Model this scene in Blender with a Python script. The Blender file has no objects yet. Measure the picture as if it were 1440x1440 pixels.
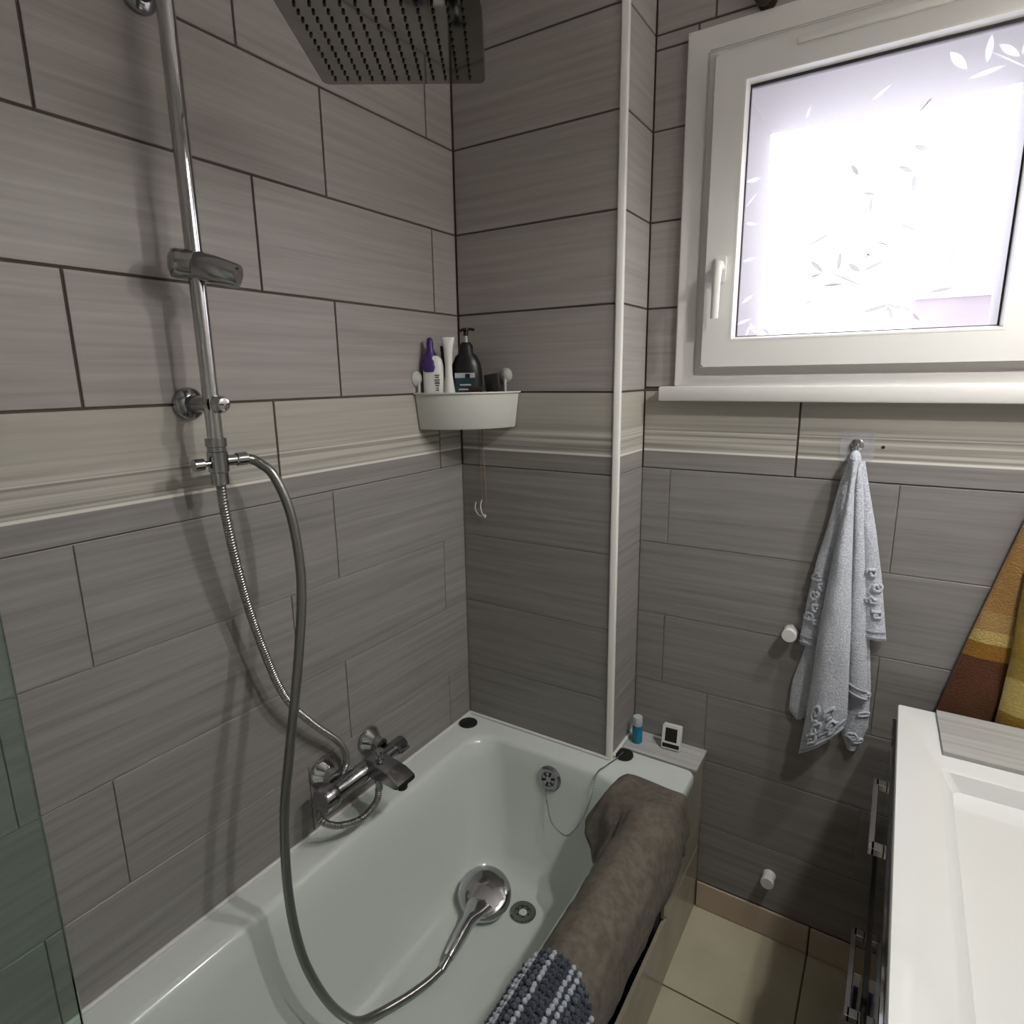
import bpy, bmesh, math, random
from mathutils import Vector, Matrix, noise
random.seed(7)
PI = math.pi
SC = bpy.context.scene
COL = SC.collection

# ------------------------------------------------------------------ camera
cam = bpy.data.cameras.new('camera')
cam.sensor_width = 36.0
cam.lens = 864.05 / 1440 * 36.0
cam.clip_start = 0.01
camo = bpy.data.objects.new('camera', cam)
COL.objects.link(camo)
yaw, pitch, roll = math.radians(-32.417), math.radians(-12.361), math.radians(-0.788)
fw = Vector((math.sin(yaw)*math.cos(pitch), math.cos(yaw)*math.cos(pitch), math.sin(pitch)))
rt = Vector((math.cos(yaw), -math.sin(yaw), 0))
up = rt.cross(fw)
r2 = rt*math.cos(roll) + up*math.sin(roll)
u2 = -rt*math.sin(roll) + up*math.cos(roll)
camo.matrix_world = Matrix(((r2.x, u2.x, -fw.x, 1.0377), (r2.y, u2.y, -fw.y, -1.3773),
                            (r2.z, u2.z, -fw.z, 1.5072), (0, 0, 0, 1)))
SC.camera = camo

# ------------------------------------------------------------------ world, exposure
SC.view_settings.view_transform = 'Standard'
SC.view_settings.look = 'None'
SC.view_settings.gamma = 1.0
SC.view_settings.use_curve_mapping = False
SC.view_settings.exposure = 0.0
W = bpy.data.worlds.new('overcast_sky')
SC.world = W
W.use_nodes = True
bg = W.node_tree.nodes['Background']
bg.inputs[0].default_value = (0.93, 0.96, 1.0, 1)
bg.inputs[1].default_value = 5.0

def lamp(name, kind, loc, energy, color=(1, 1, 1), size=0.05, rot=None):
    l = bpy.data.lights.new(name, kind)
    l.energy = energy
    l.color = color
    if kind == 'AREA':
        l.shape = 'RECTANGLE'
    else:
        l.shadow_soft_size = size
    o = bpy.data.objects.new(name, l)
    o.location = loc
    if rot: o.rotation_euler = rot
    COL.objects.link(o)
    return o
po = lamp('window_portal', 'AREA', (0.926, 0.20, 1.85), 1.0, rot=(-PI/2, 0, 0))
po.data.size, po.data.size_y = 0.56, 0.60
po.data.cycles.is_portal = True
LAMP_W = 27.0
LAMP_COL = (1.0, 0.98, 0.945)

# ------------------------------------------------------------------ materials
def mat(name, col=(.5, .5, .5), rough=.5, metal=0.0, trans=0.0, ior=1.45, coat=0.0, emit=None, es=1.0, spec=None, sheen=0):
    m = bpy.data.materials.new(name)
    m.use_nodes = True
    b = m.node_tree.nodes['Principled BSDF']
    b.inputs['Base Color'].default_value = (*col, 1)
    b.inputs['Roughness'].default_value = rough
    b.inputs['Metallic'].default_value = metal
    b.inputs['Transmission Weight'].default_value = trans
    b.inputs['IOR'].default_value = ior
    b.inputs['Coat Weight'].default_value = coat
    if spec is not None: b.inputs['Specular IOR Level'].default_value = spec
    if sheen: b.inputs['Sheen Weight'].default_value = sheen
    if emit:
        b.inputs['Emission Color'].default_value = (*emit, 1)
        b.inputs['Emission Strength'].default_value = es
    return m
def N(m, t, **kw):
    n = m.node_tree.nodes.new(t)
    for k, v in kw.items():
        if k in n.inputs: n.inputs[k].default_value = v
        else: setattr(n, k, v)
    return n
def L(m, a, b): m.node_tree.links.new(a, b)
def bsdf(m): return m.node_tree.nodes['Principled BSDF']
def ramp(m, stops, interp='LINEAR'):
    r = N(m, 'ShaderNodeValToRGB')
    cr = r.color_ramp
    cr.interpolation = interp
    while len(cr.elements) < len(stops): cr.elements.new(.5)
    for e, (p, c) in zip(cr.elements, stops):
        e.position = p; e.color = (*c, 1) if len(c) == 3 else c
    return r
def grain(m, scale, strength, dist=.01, detail=4):
    tc = N(m, 'ShaderNodeTexCoord')
    nz = N(m, 'ShaderNodeTexNoise'); nz.inputs['Scale'].default_value = scale; nz.inputs['Detail'].default_value = detail
    bp = N(m, 'ShaderNodeBump'); bp.inputs['Strength'].default_value = strength; bp.inputs['Distance'].default_value = dist
    L(m, tc.outputs['Object'], nz.inputs['Vector']); L(m, nz.outputs['Fac'], bp.inputs['Height'])
    L(m, bp.outputs['Normal'], bsdf(m).inputs['Normal'])
    return nz
def vary(m, c1, c2, scale=6):
    tc = N(m, 'ShaderNodeTexCoord')
    nz = N(m, 'ShaderNodeTexNoise'); nz.inputs['Scale'].default_value = scale; nz.inputs['Detail'].default_value = 5
    r = ramp(m, [(.35, c1), (.65, c2)])
    L(m, tc.outputs['Object'], nz.inputs['Vector']); L(m, nz.outputs['Fac'], r.inputs['Fac'])
    L(m, r.outputs['Color'], bsdf(m).inputs['Base Color'])

def lin(r, g, b):
    f = lambda c: (c/255/12.92) if c <= 10 else ((c/255+.055)/1.055)**2.4
    return (f(r), f(g), f(b))

def tile_mat(name, c1, c2, band=None):
    """streaked ceramic; streaks run along the tile's length; each tile shifted by its own random"""
    m = mat(name, rough=.38, spec=.45)
    tc = N(m, 'ShaderNodeTexCoord')
    oi = N(m, 'ShaderNodeObjectInfo')
    mp = N(m, 'ShaderNodeMapping'); mp.inputs['Scale'].default_value = (2.2, 2.2, 75)
    mul = N(m, 'ShaderNodeMath', operation='MULTIPLY'); mul.inputs[1].default_value = 37.0
    cmb = N(m, 'ShaderNodeCombineXYZ')
    add = N(m, 'ShaderNodeVectorMath', operation='ADD')
    L(m, oi.outputs['Random'], mul.inputs[0])
    for i in range(3): L(m, mul.outputs[0], cmb.inputs[i])
    L(m, tc.outputs['Object'], mp.inputs['Vector'])
    L(m, mp.outputs['Vector'], add.inputs[0]); L(m, cmb.outputs[0], add.inputs[1])
    n1 = N(m, 'ShaderNodeTexNoise'); n1.inputs['Scale'].default_value = 1.0; n1.inputs['Detail'].default_value = 7; n1.inputs['Roughness'].default_value = .62
    L(m, add.outputs[0], n1.inputs['Vector'])
    r = ramp(m, [(.28, c1), (.5, tuple((a+b)/2 for a, b in zip(c1, c2))), (.74, c2)])
    L(m, n1.outputs['Fac'], r.inputs['Fac'])
    out = r.outputs['Color']
    if band:
        sx = N(m, 'ShaderNodeSeparateXYZ'); L(m, tc.outputs['Object'], sx.inputs[0])
        mr = N(m, 'ShaderNodeMapRange'); mr.inputs['From Min'].default_value = -.1; mr.inputs['From Max'].default_value = .1
        L(m, sx.outputs['Z'], mr.inputs['Value'])
        # lower field of the printed border tile = lower tile colour
        d1, d2 = band
        r2_ = ramp(m, [(.28, d1), (.74, d2)]); L(m, n1.outputs['Fac'], r2_.inputs['Fac'])
        hi = ramp(m, [(.38, (.24, .23, .205)), (.60, (.50, .48, .43))])
        mp2 = N(m, 'ShaderNodeMapping'); mp2.inputs['Scale'].default_value = (.9, .9, 110)
        add2 = N(m, 'ShaderNodeVectorMath', operation='ADD')
        L(m, tc.outputs['Object'], mp2.inputs['Vector']); L(m, mp2.outputs['Vector'], add2.inputs[0]); L(m, cmb.outputs[0], add2.inputs[1])
        n2 = N(m, 'ShaderNodeTexNoise'); n2.inputs['Scale'].default_value = 1.0; n2.inputs['Detail'].default_value = 3
        L(m, add2.outputs[0], n2.inputs['Vector']); L(m, n2.outputs['Fac'], hi.inputs['Fac'])
        # masks along the tile height (0 bottom, 1 top)
        mk_low = ramp(m, [(0, (1, 1, 1)), (.225, (1, 1, 1)), (.23, (0, 0, 0)), (1, (0, 0, 0))])
        mk_str = ramp(m, [(0, (0, 0, 0)), (.25, (0, 0, 0)), (.26, (1, 1, 1)), (.47, (1, 1, 1)), (.60, (.35, .35, .35)), (.72, (0, 0, 0)), (1, (0, 0, 0))])
        mk_wht = ramp(m, [(0, (0, 0, 0)), (.228, (0, 0, 0)), (.231, (1, 1, 1)), (.253, (1, 1, 1)), (.256, (0, 0, 0)),
                          (.476, (0, 0, 0)), (.479, (.55, .55, .55)), (.492, (.55, .55, .55)), (.495, (0, 0, 0)), (1, (0, 0, 0))])
        for k in (mk_low, mk_str, mk_wht): L(m, mr.outputs[0], k.inputs['Fac'])
        def mix(a, b, f):
            x = N(m, 'ShaderNodeMix', data_type='RGBA')
            L(m, f, x.inputs['Factor']); L(m, a, x.inputs['A']); L(m, b, x.inputs['B'])
            return x.outputs['Result']
        o1 = mix(out, hi.outputs['Color'], mk_str.outputs['Color'])
        o2 = mix(o1, r2_.outputs['Color'], mk_low.outputs['Color'])
        rgb = N(m, 'ShaderNodeRGB'); rgb.outputs[0].default_value = (.72, .70, .64, 1)
        out = mix(o2, rgb.outputs[0], mk_wht.outputs['Color'])
    L(m, out, bsdf(m).inputs['Base Color'])
    bp = N(m, 'ShaderNodeBump'); bp.inputs['Strength'].default_value = .12; bp.inputs['Distance'].default_value = .002
    L(m, n1.outputs['Fac'], bp.inputs['Height']); L(m, bp.outputs['Normal'], bsdf(m).inputs['Normal'])
    return m

UP1, UP2 = (.285, .261, .250), (.398, .369, .353)
LO1, LO2 = (.186, .176, .169), (.300, .286, .276)
M = {}
M['tile_up'] = tile_mat('upper_tile_taupe', UP1, UP2)
M['tile_lo'] = tile_mat('lower_tile_grey', LO1, LO2)
M['tile_band'] = tile_mat('border_tile', (.36, .345, .30), (.46, .44, .39), band=(LO1, LO2))
M['tile_pale'] = tile_mat('pale_grey_tile', (.33, .33, .32), (.55, .55, .53))
M['grout_dark'] = mat('dark_brown_grout', (.095, .074, .057), .9); grain(M['grout_dark'], 300, .3, .002)
M['grout_grey'] = mat('grey_grout', (.42, .41, .39), .9); grain(M['grout_grey'], 300, .3, .002)
M['plaster'] = mat('cream_wall_paint', (.78, .75, .71), .8); grain(M['plaster'], 120, .15, .003)
M['ceiling'] = mat('white_ceiling_paint', (.85, .84, .82), .85); grain(M['ceiling'], 90, .15, .003)
M['reveal'] = mat('pale_render', (.40, .365, .375), .9); grain(M['reveal'], 60, .2, .004)
M['pinkwall'] = mat('pale_pink_render', (.26, .21, .23), .9); vary(M['pinkwall'], (.24, .195, .215), (.28, .23, .25), 3)
M['pvc'] = mat('white_pvc', (.74, .73, .71), .32); grain(M['pvc'], 40, .02, .001)
M['pvc2'] = mat('white_pvc_bead', (.80, .79, .76), .3); grain(M['pvc2'], 40, .02, .001)
M['gasket'] = mat('dark_gasket', (.03, .025, .03), .6); grain(M['gasket'], 100, .1, .001)
M['chrome'] = mat('chrome', (.55, .55, .57), .09, 1.0); grain(M['chrome'], 30, .01, .001)
M['chrome2'] = mat('satin_chrome', (.38, .38, .40), .15, 1.0); grain(M['chrome2'], 60, .02, .001)
M['steelmirror'] = mat('polished_steel', (.30, .30, .28), .05, 1.0); grain(M['steelmirror'], 10, .005, .001)
M['rubber'] = mat('black_rubber', (.012, .012, .012), .5); grain(M['rubber'], 200, .1, .001)
M['acrylic'] = mat('white_bath_acrylic', (.63, .68, .645), .14, coat=.4); grain(M['acrylic'], 8, .01, .002)
M['ceramic'] = mat('white_basin_ceramic', (.80, .81, .80), .12, coat=.5); grain(M['ceramic'], 8, .01, .001)
M['gloss'] = mat('dark_gloss_lacquer', (.010, .0085, .008), .05, spec=.9, coat=.6); grain(M['gloss'], 6, .004, .001)
M['blackvoid'] = mat('shade_black_board', (.02, .018, .016), .9); grain(M['blackvoid'], 80, .2, .002)  # near-black colour paints in the dark of the hollow behind the apron
M['silicone'] = mat('white_silicone', (.66, .66, .62), .45); grain(M['silicone'], 90, .2, .001)
M['floor_grout'] = mat('brown_floor_grout', (.10, .075, .05), .9); grain(M['floor_grout'], 300, .3, .002)
M['floor'] = mat('beige_floor_tile', (.52, .48, .35), .3); vary(M['floor'], (.49, .455, .325), (.56, .52, .385), 9); grain(M['floor'], 30, .03, .002)
M['skirt'] = mat('beige_skirting_tile', (.50, .40, .31), .3); vary(M['skirt'], (.48, .385, .30), (.54, .44, .34), 9)
M['apron'] = mat('olive_beige_glossy_tile', (.30, .27, .21), .16); vary(M['apron'], (.27, .245, .19), (.34, .31, .24), 7)
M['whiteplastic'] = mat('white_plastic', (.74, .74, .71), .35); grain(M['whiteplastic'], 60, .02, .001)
M['basketplastic'] = mat('pale_grey_plastic', (.62, .62, .58), .4); grain(M['basketplastic'], 80, .03, .001)
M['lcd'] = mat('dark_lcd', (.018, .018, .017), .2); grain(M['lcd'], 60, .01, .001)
M['purple'] = mat('purple_plastic', (.045, .02, .14), .35); grain(M['purple'], 60, .02, .001)
M['blackplastic'] = mat('black_plastic', (.008, .008, .009), .35); grain(M['blackplastic'], 60, .02, .001)
M['teal'] = mat('dark_teal_label', (.012, .035, .045), .4); vary(M['teal'], (.010, .028, .038), (.015, .045, .055), 40)
M['labelwhite'] = mat('pale_print', (.42, .43, .45), .5); grain(M['labelwhite'], 60, .02, .001)
M['blueliquid'] = mat('bright_blue_gel', (.01, .23, .36), .15, trans=.25); vary(M['blueliquid'], (.008, .20, .33), (.015, .27, .41), 30)
M['capclear'] = mat('frosted_clear_cap', (.62, .68, .70), .35, trans=.3); grain(M['capclear'], 60, .02, .001)
M['clearpad'] = mat('clear_adhesive_pad', (.93, .94, .98), .08, trans=.95, ior=1.2); grain(M['clearpad'], 60, .02, .001)
M['suction'] = mat('translucent_suction_cup', (.72, .72, .70), .3, trans=.35); grain(M['suction'], 60, .02, .001)
M['string'] = mat('brown_cord', (.25, .19, .13), .8); grain(M['string'], 400, .4, .001)
M['cream'] = mat('cream_plastic', (.66, .60, .53), .4); grain(M['cream'], 60, .02, .001)
M['darkwood'] = mat('dark_brown_lacquer', (.02, .010, .008), .35); grain(M['darkwood'], 60, .05, .001)
M['bulb'] = mat('lamp_glass_lit', (1, 1, 1), .3, emit=(1.0, .92, .82), es=14); grain(M['bulb'], 20, .01, .001)
M['violet'] = mat('violet_fringe', (.11, .03, .42), .4); grain(M['violet'], 60, .02, .001)  # colour fringe of the made-up reflection card

def towel_mat(name, c1, c2, scale=260, bump=.8, sheen=.2):
    m = mat(name, c1, .95, sheen=sheen)
    nz = grain(m, scale, bump, .004, 3)
    r = ramp(m, [(.35, c1), (.65, c2)]); L(m, nz.outputs['Fac'], r.inputs['Fac']); L(m, r.outputs['Color'], bsdf(m).inputs['Base Color'])
    return m
M['terry_blue'] = towel_mat('pale_blue_grey_terry', (.46, .49, .55), (.68, .71, .79))
M['terry_blue2'] = towel_mat('pale_blue_grey_velour', (.36, .38, .44), (.48, .51, .57), 420, .3)
M['terry_brown'] = towel_mat('taupe_brown_terry', (.100, .086, .068), (.146, .127, .102), 60, .35, .02)
M['terry_mustard'] = towel_mat('mustard_terry', (.22, .14, .012), (.34, .22, .025), 240, .8)

def stripes_mat(name, stops):
    m = mat(name, rough=.95, sheen=.2)
    uv = N(m, 'ShaderNodeUVMap'); sx = N(m, 'ShaderNodeSeparateXYZ')
    L(m, uv.outputs[0], sx.inputs[0])
    r = ramp(m, stops, 'CONSTANT'); L(m, sx.outputs['Y'], r.inputs['Fac'])
    nz = grain(m, 260, .7, .004, 3)
    mx = N(m, 'ShaderNodeMix', data_type='RGBA', blend_type='MULTIPLY'); mx.inputs['Factor'].default_value = .6
    rr = ramp(m, [(.3, (.6, .6, .6)), (.7, (1, 1, 1))]); L(m, nz.outputs['Fac'], rr.inputs['Fac'])
    L(m, r.outputs['Color'], mx.inputs['A']); L(m, rr.outputs['Color'], mx.inputs['B'])
    L(m, mx.outputs['Result'], bsdf(m).inputs['Base Color'])
    return m
M['towel_tan'] = stripes_mat('tan_and_brown_striped_terry', [(0, (.36, .20, .06)), (.60, (.42, .26, .09)), (.655, (.56, .41, .14)), (.69, (.33, .15, .014)), (.735, (.115, .036, .010))])
M['towel_must'] = stripes_mat('mustard_striped_terry', [(0, (.31, .20, .018)), (.72, (.34, .24, .04)), (.78, (.55, .42, .13)), (.88, (.33, .19, .02)), (.95, (.30, .17, .02))])

# metal hose: ribbed along its length
def hose_mat(name, col, rough, metal, ribs, strength):
    m = mat(name, col, rough, metal)
    uv = N(m, 'ShaderNodeUVMap')
    wv = N(m, 'ShaderNodeTexWave', wave_type='BANDS', bands_direction='Y'); wv.inputs['Scale'].default_value = ribs
    bp = N(m, 'ShaderNodeBump'); bp.inputs['Strength'].default_value = strength; bp.inputs['Distance'].default_value = .002
    L(m, uv.outputs[0], wv.inputs['Vector']); L(m, wv.outputs['Fac'], bp.inputs['Height']); L(m, bp.outputs['Normal'], bsdf(m).inputs['Normal'])
    return m
M['hose_smooth'] = hose_mat('smooth_grey_hose', (.20, .20, .19), .28, .75, 20, .03)
M['hose_ribbed'] = hose_mat('ribbed_metal_hose', (.40, .39, .37), .28, 1.0, 60, .8)

# shower screen and window glass
M['glass'] = mat('green_tinted_glass', (.66, .82, .73), .0, trans=1.0, ior=1.45)
vary(M['glass'], (.63, .80, .70), (.68, .84, .75), 2)
def film():
    m = bpy.data.materials.new('frosted_window_film'); m.use_nodes = True
    nt = m.node_tree; nt.nodes.clear()
    o = nt.nodes.new('ShaderNodeOutputMaterial'); t = nt.nodes.new('ShaderNodeBsdfTransparent'); d = nt.nodes.new('ShaderNodeBsdfTranslucent')
    g = nt.nodes.new('ShaderNodeBsdfGlossy'); g.inputs['Roughness'].default_value = .1
    mx = nt.nodes.new('ShaderNodeMixShader'); mx2 = nt.nodes.new('ShaderNodeMixShader')
    tc = nt.nodes.new('ShaderNodeTexCoord'); nz = nt.nodes.new('ShaderNodeTexNoise'); nz.inputs['Scale'].default_value = 14
    mr = nt.nodes.new('ShaderNodeMapRange'); mr.inputs['To Min'].default_value = .08; mr.inputs['To Max'].default_value = .14
    nt.links.new(tc.outputs['Object'], nz.inputs['Vector']); nt.links.new(nz.outputs['Fac'], mr.inputs['Value'])
    t.inputs[0].default_value = (.95, .95, .98, 1); d.inputs[0].default_value = (.9, .9, .95, 1)
    nt.links.new(mr.outputs[0], mx.inputs[0]); nt.links.new(t.outputs[0], mx.inputs[1]); nt.links.new(d.outputs[0], mx.inputs[2])
    mx2.inputs[0].default_value = .05
    nt.links.new(mx.outputs[0], mx2.inputs[1]); nt.links.new(g.outputs[0], mx2.inputs[2]); nt.links.new(mx2.outputs[0], o.inputs[0])
    return m
M['film'] = film()
def leafm(name, tr, c):
    m = bpy.data.materials.new(name); m.use_nodes = True
    nt = m.node_tree; nt.nodes.clear()
    o = nt.nodes.new('ShaderNodeOutputMaterial'); t = nt.nodes.new('ShaderNodeBsdfTransparent'); d = nt.nodes.new('ShaderNodeBsdfDiffuse')
    mx = nt.nodes.new('ShaderNodeMixShader'); tc = nt.nodes.new('ShaderNodeTexCoord'); nz = nt.nodes.new('ShaderNodeTexNoise'); nz.inputs['Scale'].default_value = 60
    mr = nt.nodes.new('ShaderNodeMapRange'); mr.inputs['To Min'].default_value = tr*.8; mr.inputs['To Max'].default_value = tr*1.2
    nt.links.new(tc.outputs['Object'], nz.inputs['Vector']); nt.links.new(nz.outputs['Fac'], mr.inputs['Value']); nt.links.new(mr.outputs[0], mx.inputs[0])
    t.inputs[0].default_value = (.97, .97, 1, 1)
    d.inputs[0].default_value = (*c, 1)
    nt.links.new(d.outputs[0], mx.inputs[1]); nt.links.new(t.outputs[0], mx.inputs[2]); nt.links.new(mx.outputs[0], o.inputs[0])
    return m
M['leaf'] = leafm('pale_grey_etched_leaf', .31, (.6, .6, .62))
def leafw():
    m = leafm('lit_etched_leaf', .25, (.8, .8, .82))
    nt = m.node_tree
    d = [n for n in nt.nodes if n.type == 'BSDF_DIFFUSE'][0]; t = nt.nodes.new('ShaderNodeBsdfTranslucent'); t.inputs[0].default_value = (.86, .86, .9, 1)
    for l in list(d.outputs[0].links):
        nt.links.new(t.outputs[0], l.to_socket)
    nt.nodes.remove(d)
    return m
M['leaflit'] = leafw()  # lit copy of the leaf, whitened where margin leaves catch the sky light
M['clearpad2'] = leafm('clear_hook_pad', .86, (.75, .76, .80))
M['leafdark'] = leafm('grey_etched_leaf', .22, (.5, .5, .52))

# ------------------------------------------------------------------ builders
def link(name, me, parent=None):
    o = bpy.data.objects.new(name, me)
    COL.objects.link(o)
    if parent is not None: o.parent = parent
    return o
def finish(name, bm, m, parent=None, smooth=None, mats=None):
    bmesh.ops.recalc_face_normals(bm, faces=bm.faces)
    me = bpy.data.meshes.new(name)
    bm.to_mesh(me); bm.free()
    for x in (mats or [m]): me.materials.append(x)
    if smooth is not None:
        for p in me.polygons: p.use_smooth = True
        me.set_sharp_from_angle(angle=math.radians(smooth))
    return link(name, me, parent)
def box(bm, x0, x1, y0, y1, z0, z1, bev=0.0, seg=2, rot=None):
    vs = [bm.verts.new((x, y, z)) for z in (z0, z1) for y in (y0, y1) for x in (x0, x1)]
    fs = [(0, 2, 3, 1), (4, 5, 7, 6), (0, 1, 5, 4), (2, 6, 7, 3), (0, 4, 6, 2), (1, 3, 7, 5)]
    faces = [bm.faces.new([vs[i] for i in f]) for f in fs]
    if rot:
        c = Vector(((x0+x1)/2, (y0+y1)/2, (z0+z1)/2))
        bmesh.ops.transform(bm, matrix=Matrix.Translation(c) @ rot @ Matrix.Translation(-c), verts=vs)
    if bev:
        es = {e for f in faces for e in f.edges}
        bmesh.ops.bevel(bm, geom=list(es), offset=bev, segments=seg, affect='EDGES', profile=.5)
def frame_axes(d):
    d = d.normalized()
    a = Vector((0, 0, 1)) if abs(d.z) < .9 else Vector((1, 0, 0))
    u = d.cross(a).normalized()
    return u, d.cross(u).normalized()
def lathe(bm, prof, origin, axis, n=32, cap=True):
    """prof: list of (radius, distance along axis)"""
    o = Vector(origin); d = Vector(axis).normalized(); u, v = frame_axes(d)
    rings = []
    for r, h in prof:
        if r < 1e-6: rings.append([bm.verts.new(o + d*h)])
        else: rings.append([bm.verts.new(o + d*h + (u*math.cos(2*PI*i/n) + v*math.sin(2*PI*i/n))*r) for i in range(n)])
    for a, b in zip(rings[:-1], rings[1:]):
        if len(a) == 1 and len(b) == 1: continue
        for i in range(n):
            j = (i+1) % n
            if len(a) == 1: bm.faces.new((a[0], b[i], b[j]))
            elif len(b) == 1: bm.faces.new((a[i], a[j], b[0]))
            else: bm.faces.new((a[i], a[j], b[j], b[i]))
    if cap:
        if len(rings[0]) > 1: bm.faces.new(rings[0])
        if len(rings[-1]) > 1: bm.faces.new(rings[-1])
def catmull(pts, sub=8):
    P = [Vector(p) for p in pts]
    P = [P[0]*2-P[1]] + P + [P[-1]*2-P[-2]]
    out = []
    for i in range(1, len(P)-2):
        a, b, c, d = P[i-1:i+3]
        for k in range(sub):
            t = k/sub
            out.append(.5*((2*b) + (c-a)*t + (2*a-5*b+4*c-d)*t*t + (3*b-a-3*c+d)*t**3))
    out.append(P[-2])
    return out
def tube(bm, pts, rad, n=12, sub=8, smooth_path=True, sec=None):
    pts = catmull(pts, sub) if smooth_path else [Vector(p) for p in pts]
    uvl = bm.loops.layers.uv.verify()
    m = len(pts)
    R = (lambda i: rad) if not callable(rad) else (lambda i: rad(i/(m-1)))
    t0 = (pts[1]-pts[0]).normalized(); u, v = frame_axes(t0)
    rings = []; dist = 0; ds = []
    for i, p in enumerate(pts):
        t = (pts[min(i+1, m-1)] - pts[max(i-1, 0)]).normalized()
        u = (u - t*u.dot(t)).normalized(); v = t.cross(u)
        if i: dist += (p-pts[i-1]).length
        ds.append(dist)
        r = R(i)
        sx, sy = sec(i/(m-1)) if sec else (1, 1)
        rings.append([bm.verts.new(p + u*math.cos(2*PI*k/n)*r*sx + v*math.sin(2*PI*k/n)*r*sy) for k in range(n)])
    for i in range(m-1):
        for k in range(n):
            j = (k+1) % n
            f = bm.faces.new((rings[i][k], rings[i][j], rings[i+1][j], rings[i+1][k]))
            for lp, (uu, vv) in zip(f.loops, ((k/n, ds[i]), ((k+1)/n, ds[i]), ((k+1)/n, ds[i+1]), (k/n, ds[i+1]))): lp[uvl].uv = (uu, vv)
    bm.faces.new(rings[0]); bm.faces.new(rings[-1])
def ngon_prism(bm, poly, fn, d0, d1):
    """extrude 2d polygon; fn(a,b,d)->xyz"""
    A = [bm.verts.new(fn(a, b, d0)) for a, b in poly]; B = [bm.verts.new(fn(a, b, d1)) for a, b in poly]
    bm.faces.new(A); bm.faces.new(list(reversed(B)))
    for i in range(len(poly)):
        j = (i+1) % len(poly); bm.faces.new((A[i], A[j], B[j], B[i]))
def rrect(x0, x1, y0, y1, r, n=8):
    out = []
    for cx, cy, a0 in ((x1-r, y1-r, 0), (x0+r, y1-r, PI/2), (x0+r, y0+r, PI), (x1-r, y0+r, 1.5*PI)):
        for k in range(n+1):
            a = a0 + PI/2*k/n
            out.append((cx + r*math.cos(a), cy + r*math.sin(a)))
    return out
def rings_mesh(bm, rings, close_top=False, close_bot=False):
    V = [[bm.verts.new(p) for p in r] for r in rings]
    n = len(V[0])
    for a, b in zip(V[:-1], V[1:]):
        for i in range(n):
            j = (i+1) % n; bm.faces.new((a[i], a[j], b[j], b[i]))
    if close_bot: bm.faces.new(V[0])
    if close_top: bm.faces.new(V[-1])
def tag(o, label=None, cat=None, group=None, kind=None):
    if label: o['label'] = label
    if cat: o['category'] = cat
    if group: o['group'] = group
    if kind: o['kind'] = kind
    return o
def empty(name, loc, label, cat, group=None):
    o = bpy.data.objects.new(name, None); COL.objects.link(o); o.location = loc
    o.empty_display_size = .02
    return tag(o, label, cat, group)
def put(name, bm, m, parent, smooth=None, mats=None):
    """mesh given in world coordinates, child of an Empty that is not rotated"""
    bmesh.ops.translate(bm, verts=bm.verts, vec=-parent_loc(parent))
    return finish(name, bm, m, parent, smooth, mats)
def parent_loc(p):
    v = Vector((0, 0, 0))
    while p is not None:
        v += p.location; p = p.parent
    return v

# ------------------------------------------------------------------ the room
ZJ = 1.4697            # joint on top of the border row
D, XB = 0.172, 0.465
CEIL, XR, YF = 2.50, 1.56, -1.95
SPLIT = 1.2697

def wall_slab(name, boxes, m=None):
    """grout-faced slab, dark grout above the border row, grey below"""
    bm = bmesh.new()
    for b in boxes:
        x0, x1, y0, y1, z0, z1 = b
        for za, zb, mi in ((z0, min(z1, SPLIT), 1), (max(z0, SPLIT), z1, 0)):
            if zb - za > 1e-4:
                k = len(bm.faces); box(bm, x0, x1, y0, y1, za, zb)
                bm.faces.ensure_lookup_table()
                for f in bm.faces[k:]: f.material_index = mi
    o = finish(name, bm, None, mats=[M['grout_dark'], M['grout_grey']] if m is None else [m, m])
    return tag(o, kind='structure')

TCACHE = {}
def tile_mesh(w, h, kind):
    key = (round(w, 4), round(h, 4), kind)
    if key not in TCACHE:
        bm = bmesh.new(); box(bm, -w/2, w/2, -.0015, .0015, -h/2, h/2)
        vs = [e for e in bm.edges if all(v.co.y < 0 for v in e.verts)]
        bmesh.ops.bevel(bm, geom=vs, offset=.0009, segments=1, affect='EDGES')
        bmesh.ops.recalc_face_normals(bm, faces=bm.faces)
        me = bpy.data.meshes.new('tile'); bm.to_mesh(me); bm.free(); me.materials.append(M[kind])
        TCACHE[key] = me
    return TCACHE[key]
def place_tile(parent, a0, a1, z0, z1, kind, fn, rotz, zc=None):
    gap = .0045 if z1 > SPLIT + .02 else .002
    w, h = a1-a0-gap, z1-z0-gap
    if w < .004 or h < .004: return
    if kind == 'tile_band' and abs(z1-z0-.2) > .001: kind = 'tile_up'
    o = bpy.data.objects.new('tile', tile_mesh(w, h, kind))
    COL.objects.link(o); o.parent = parent
    o.location = fn((a0+a1)/2, (z0+z1)/2); o.rotation_euler = (0, 0, rotz)
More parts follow.
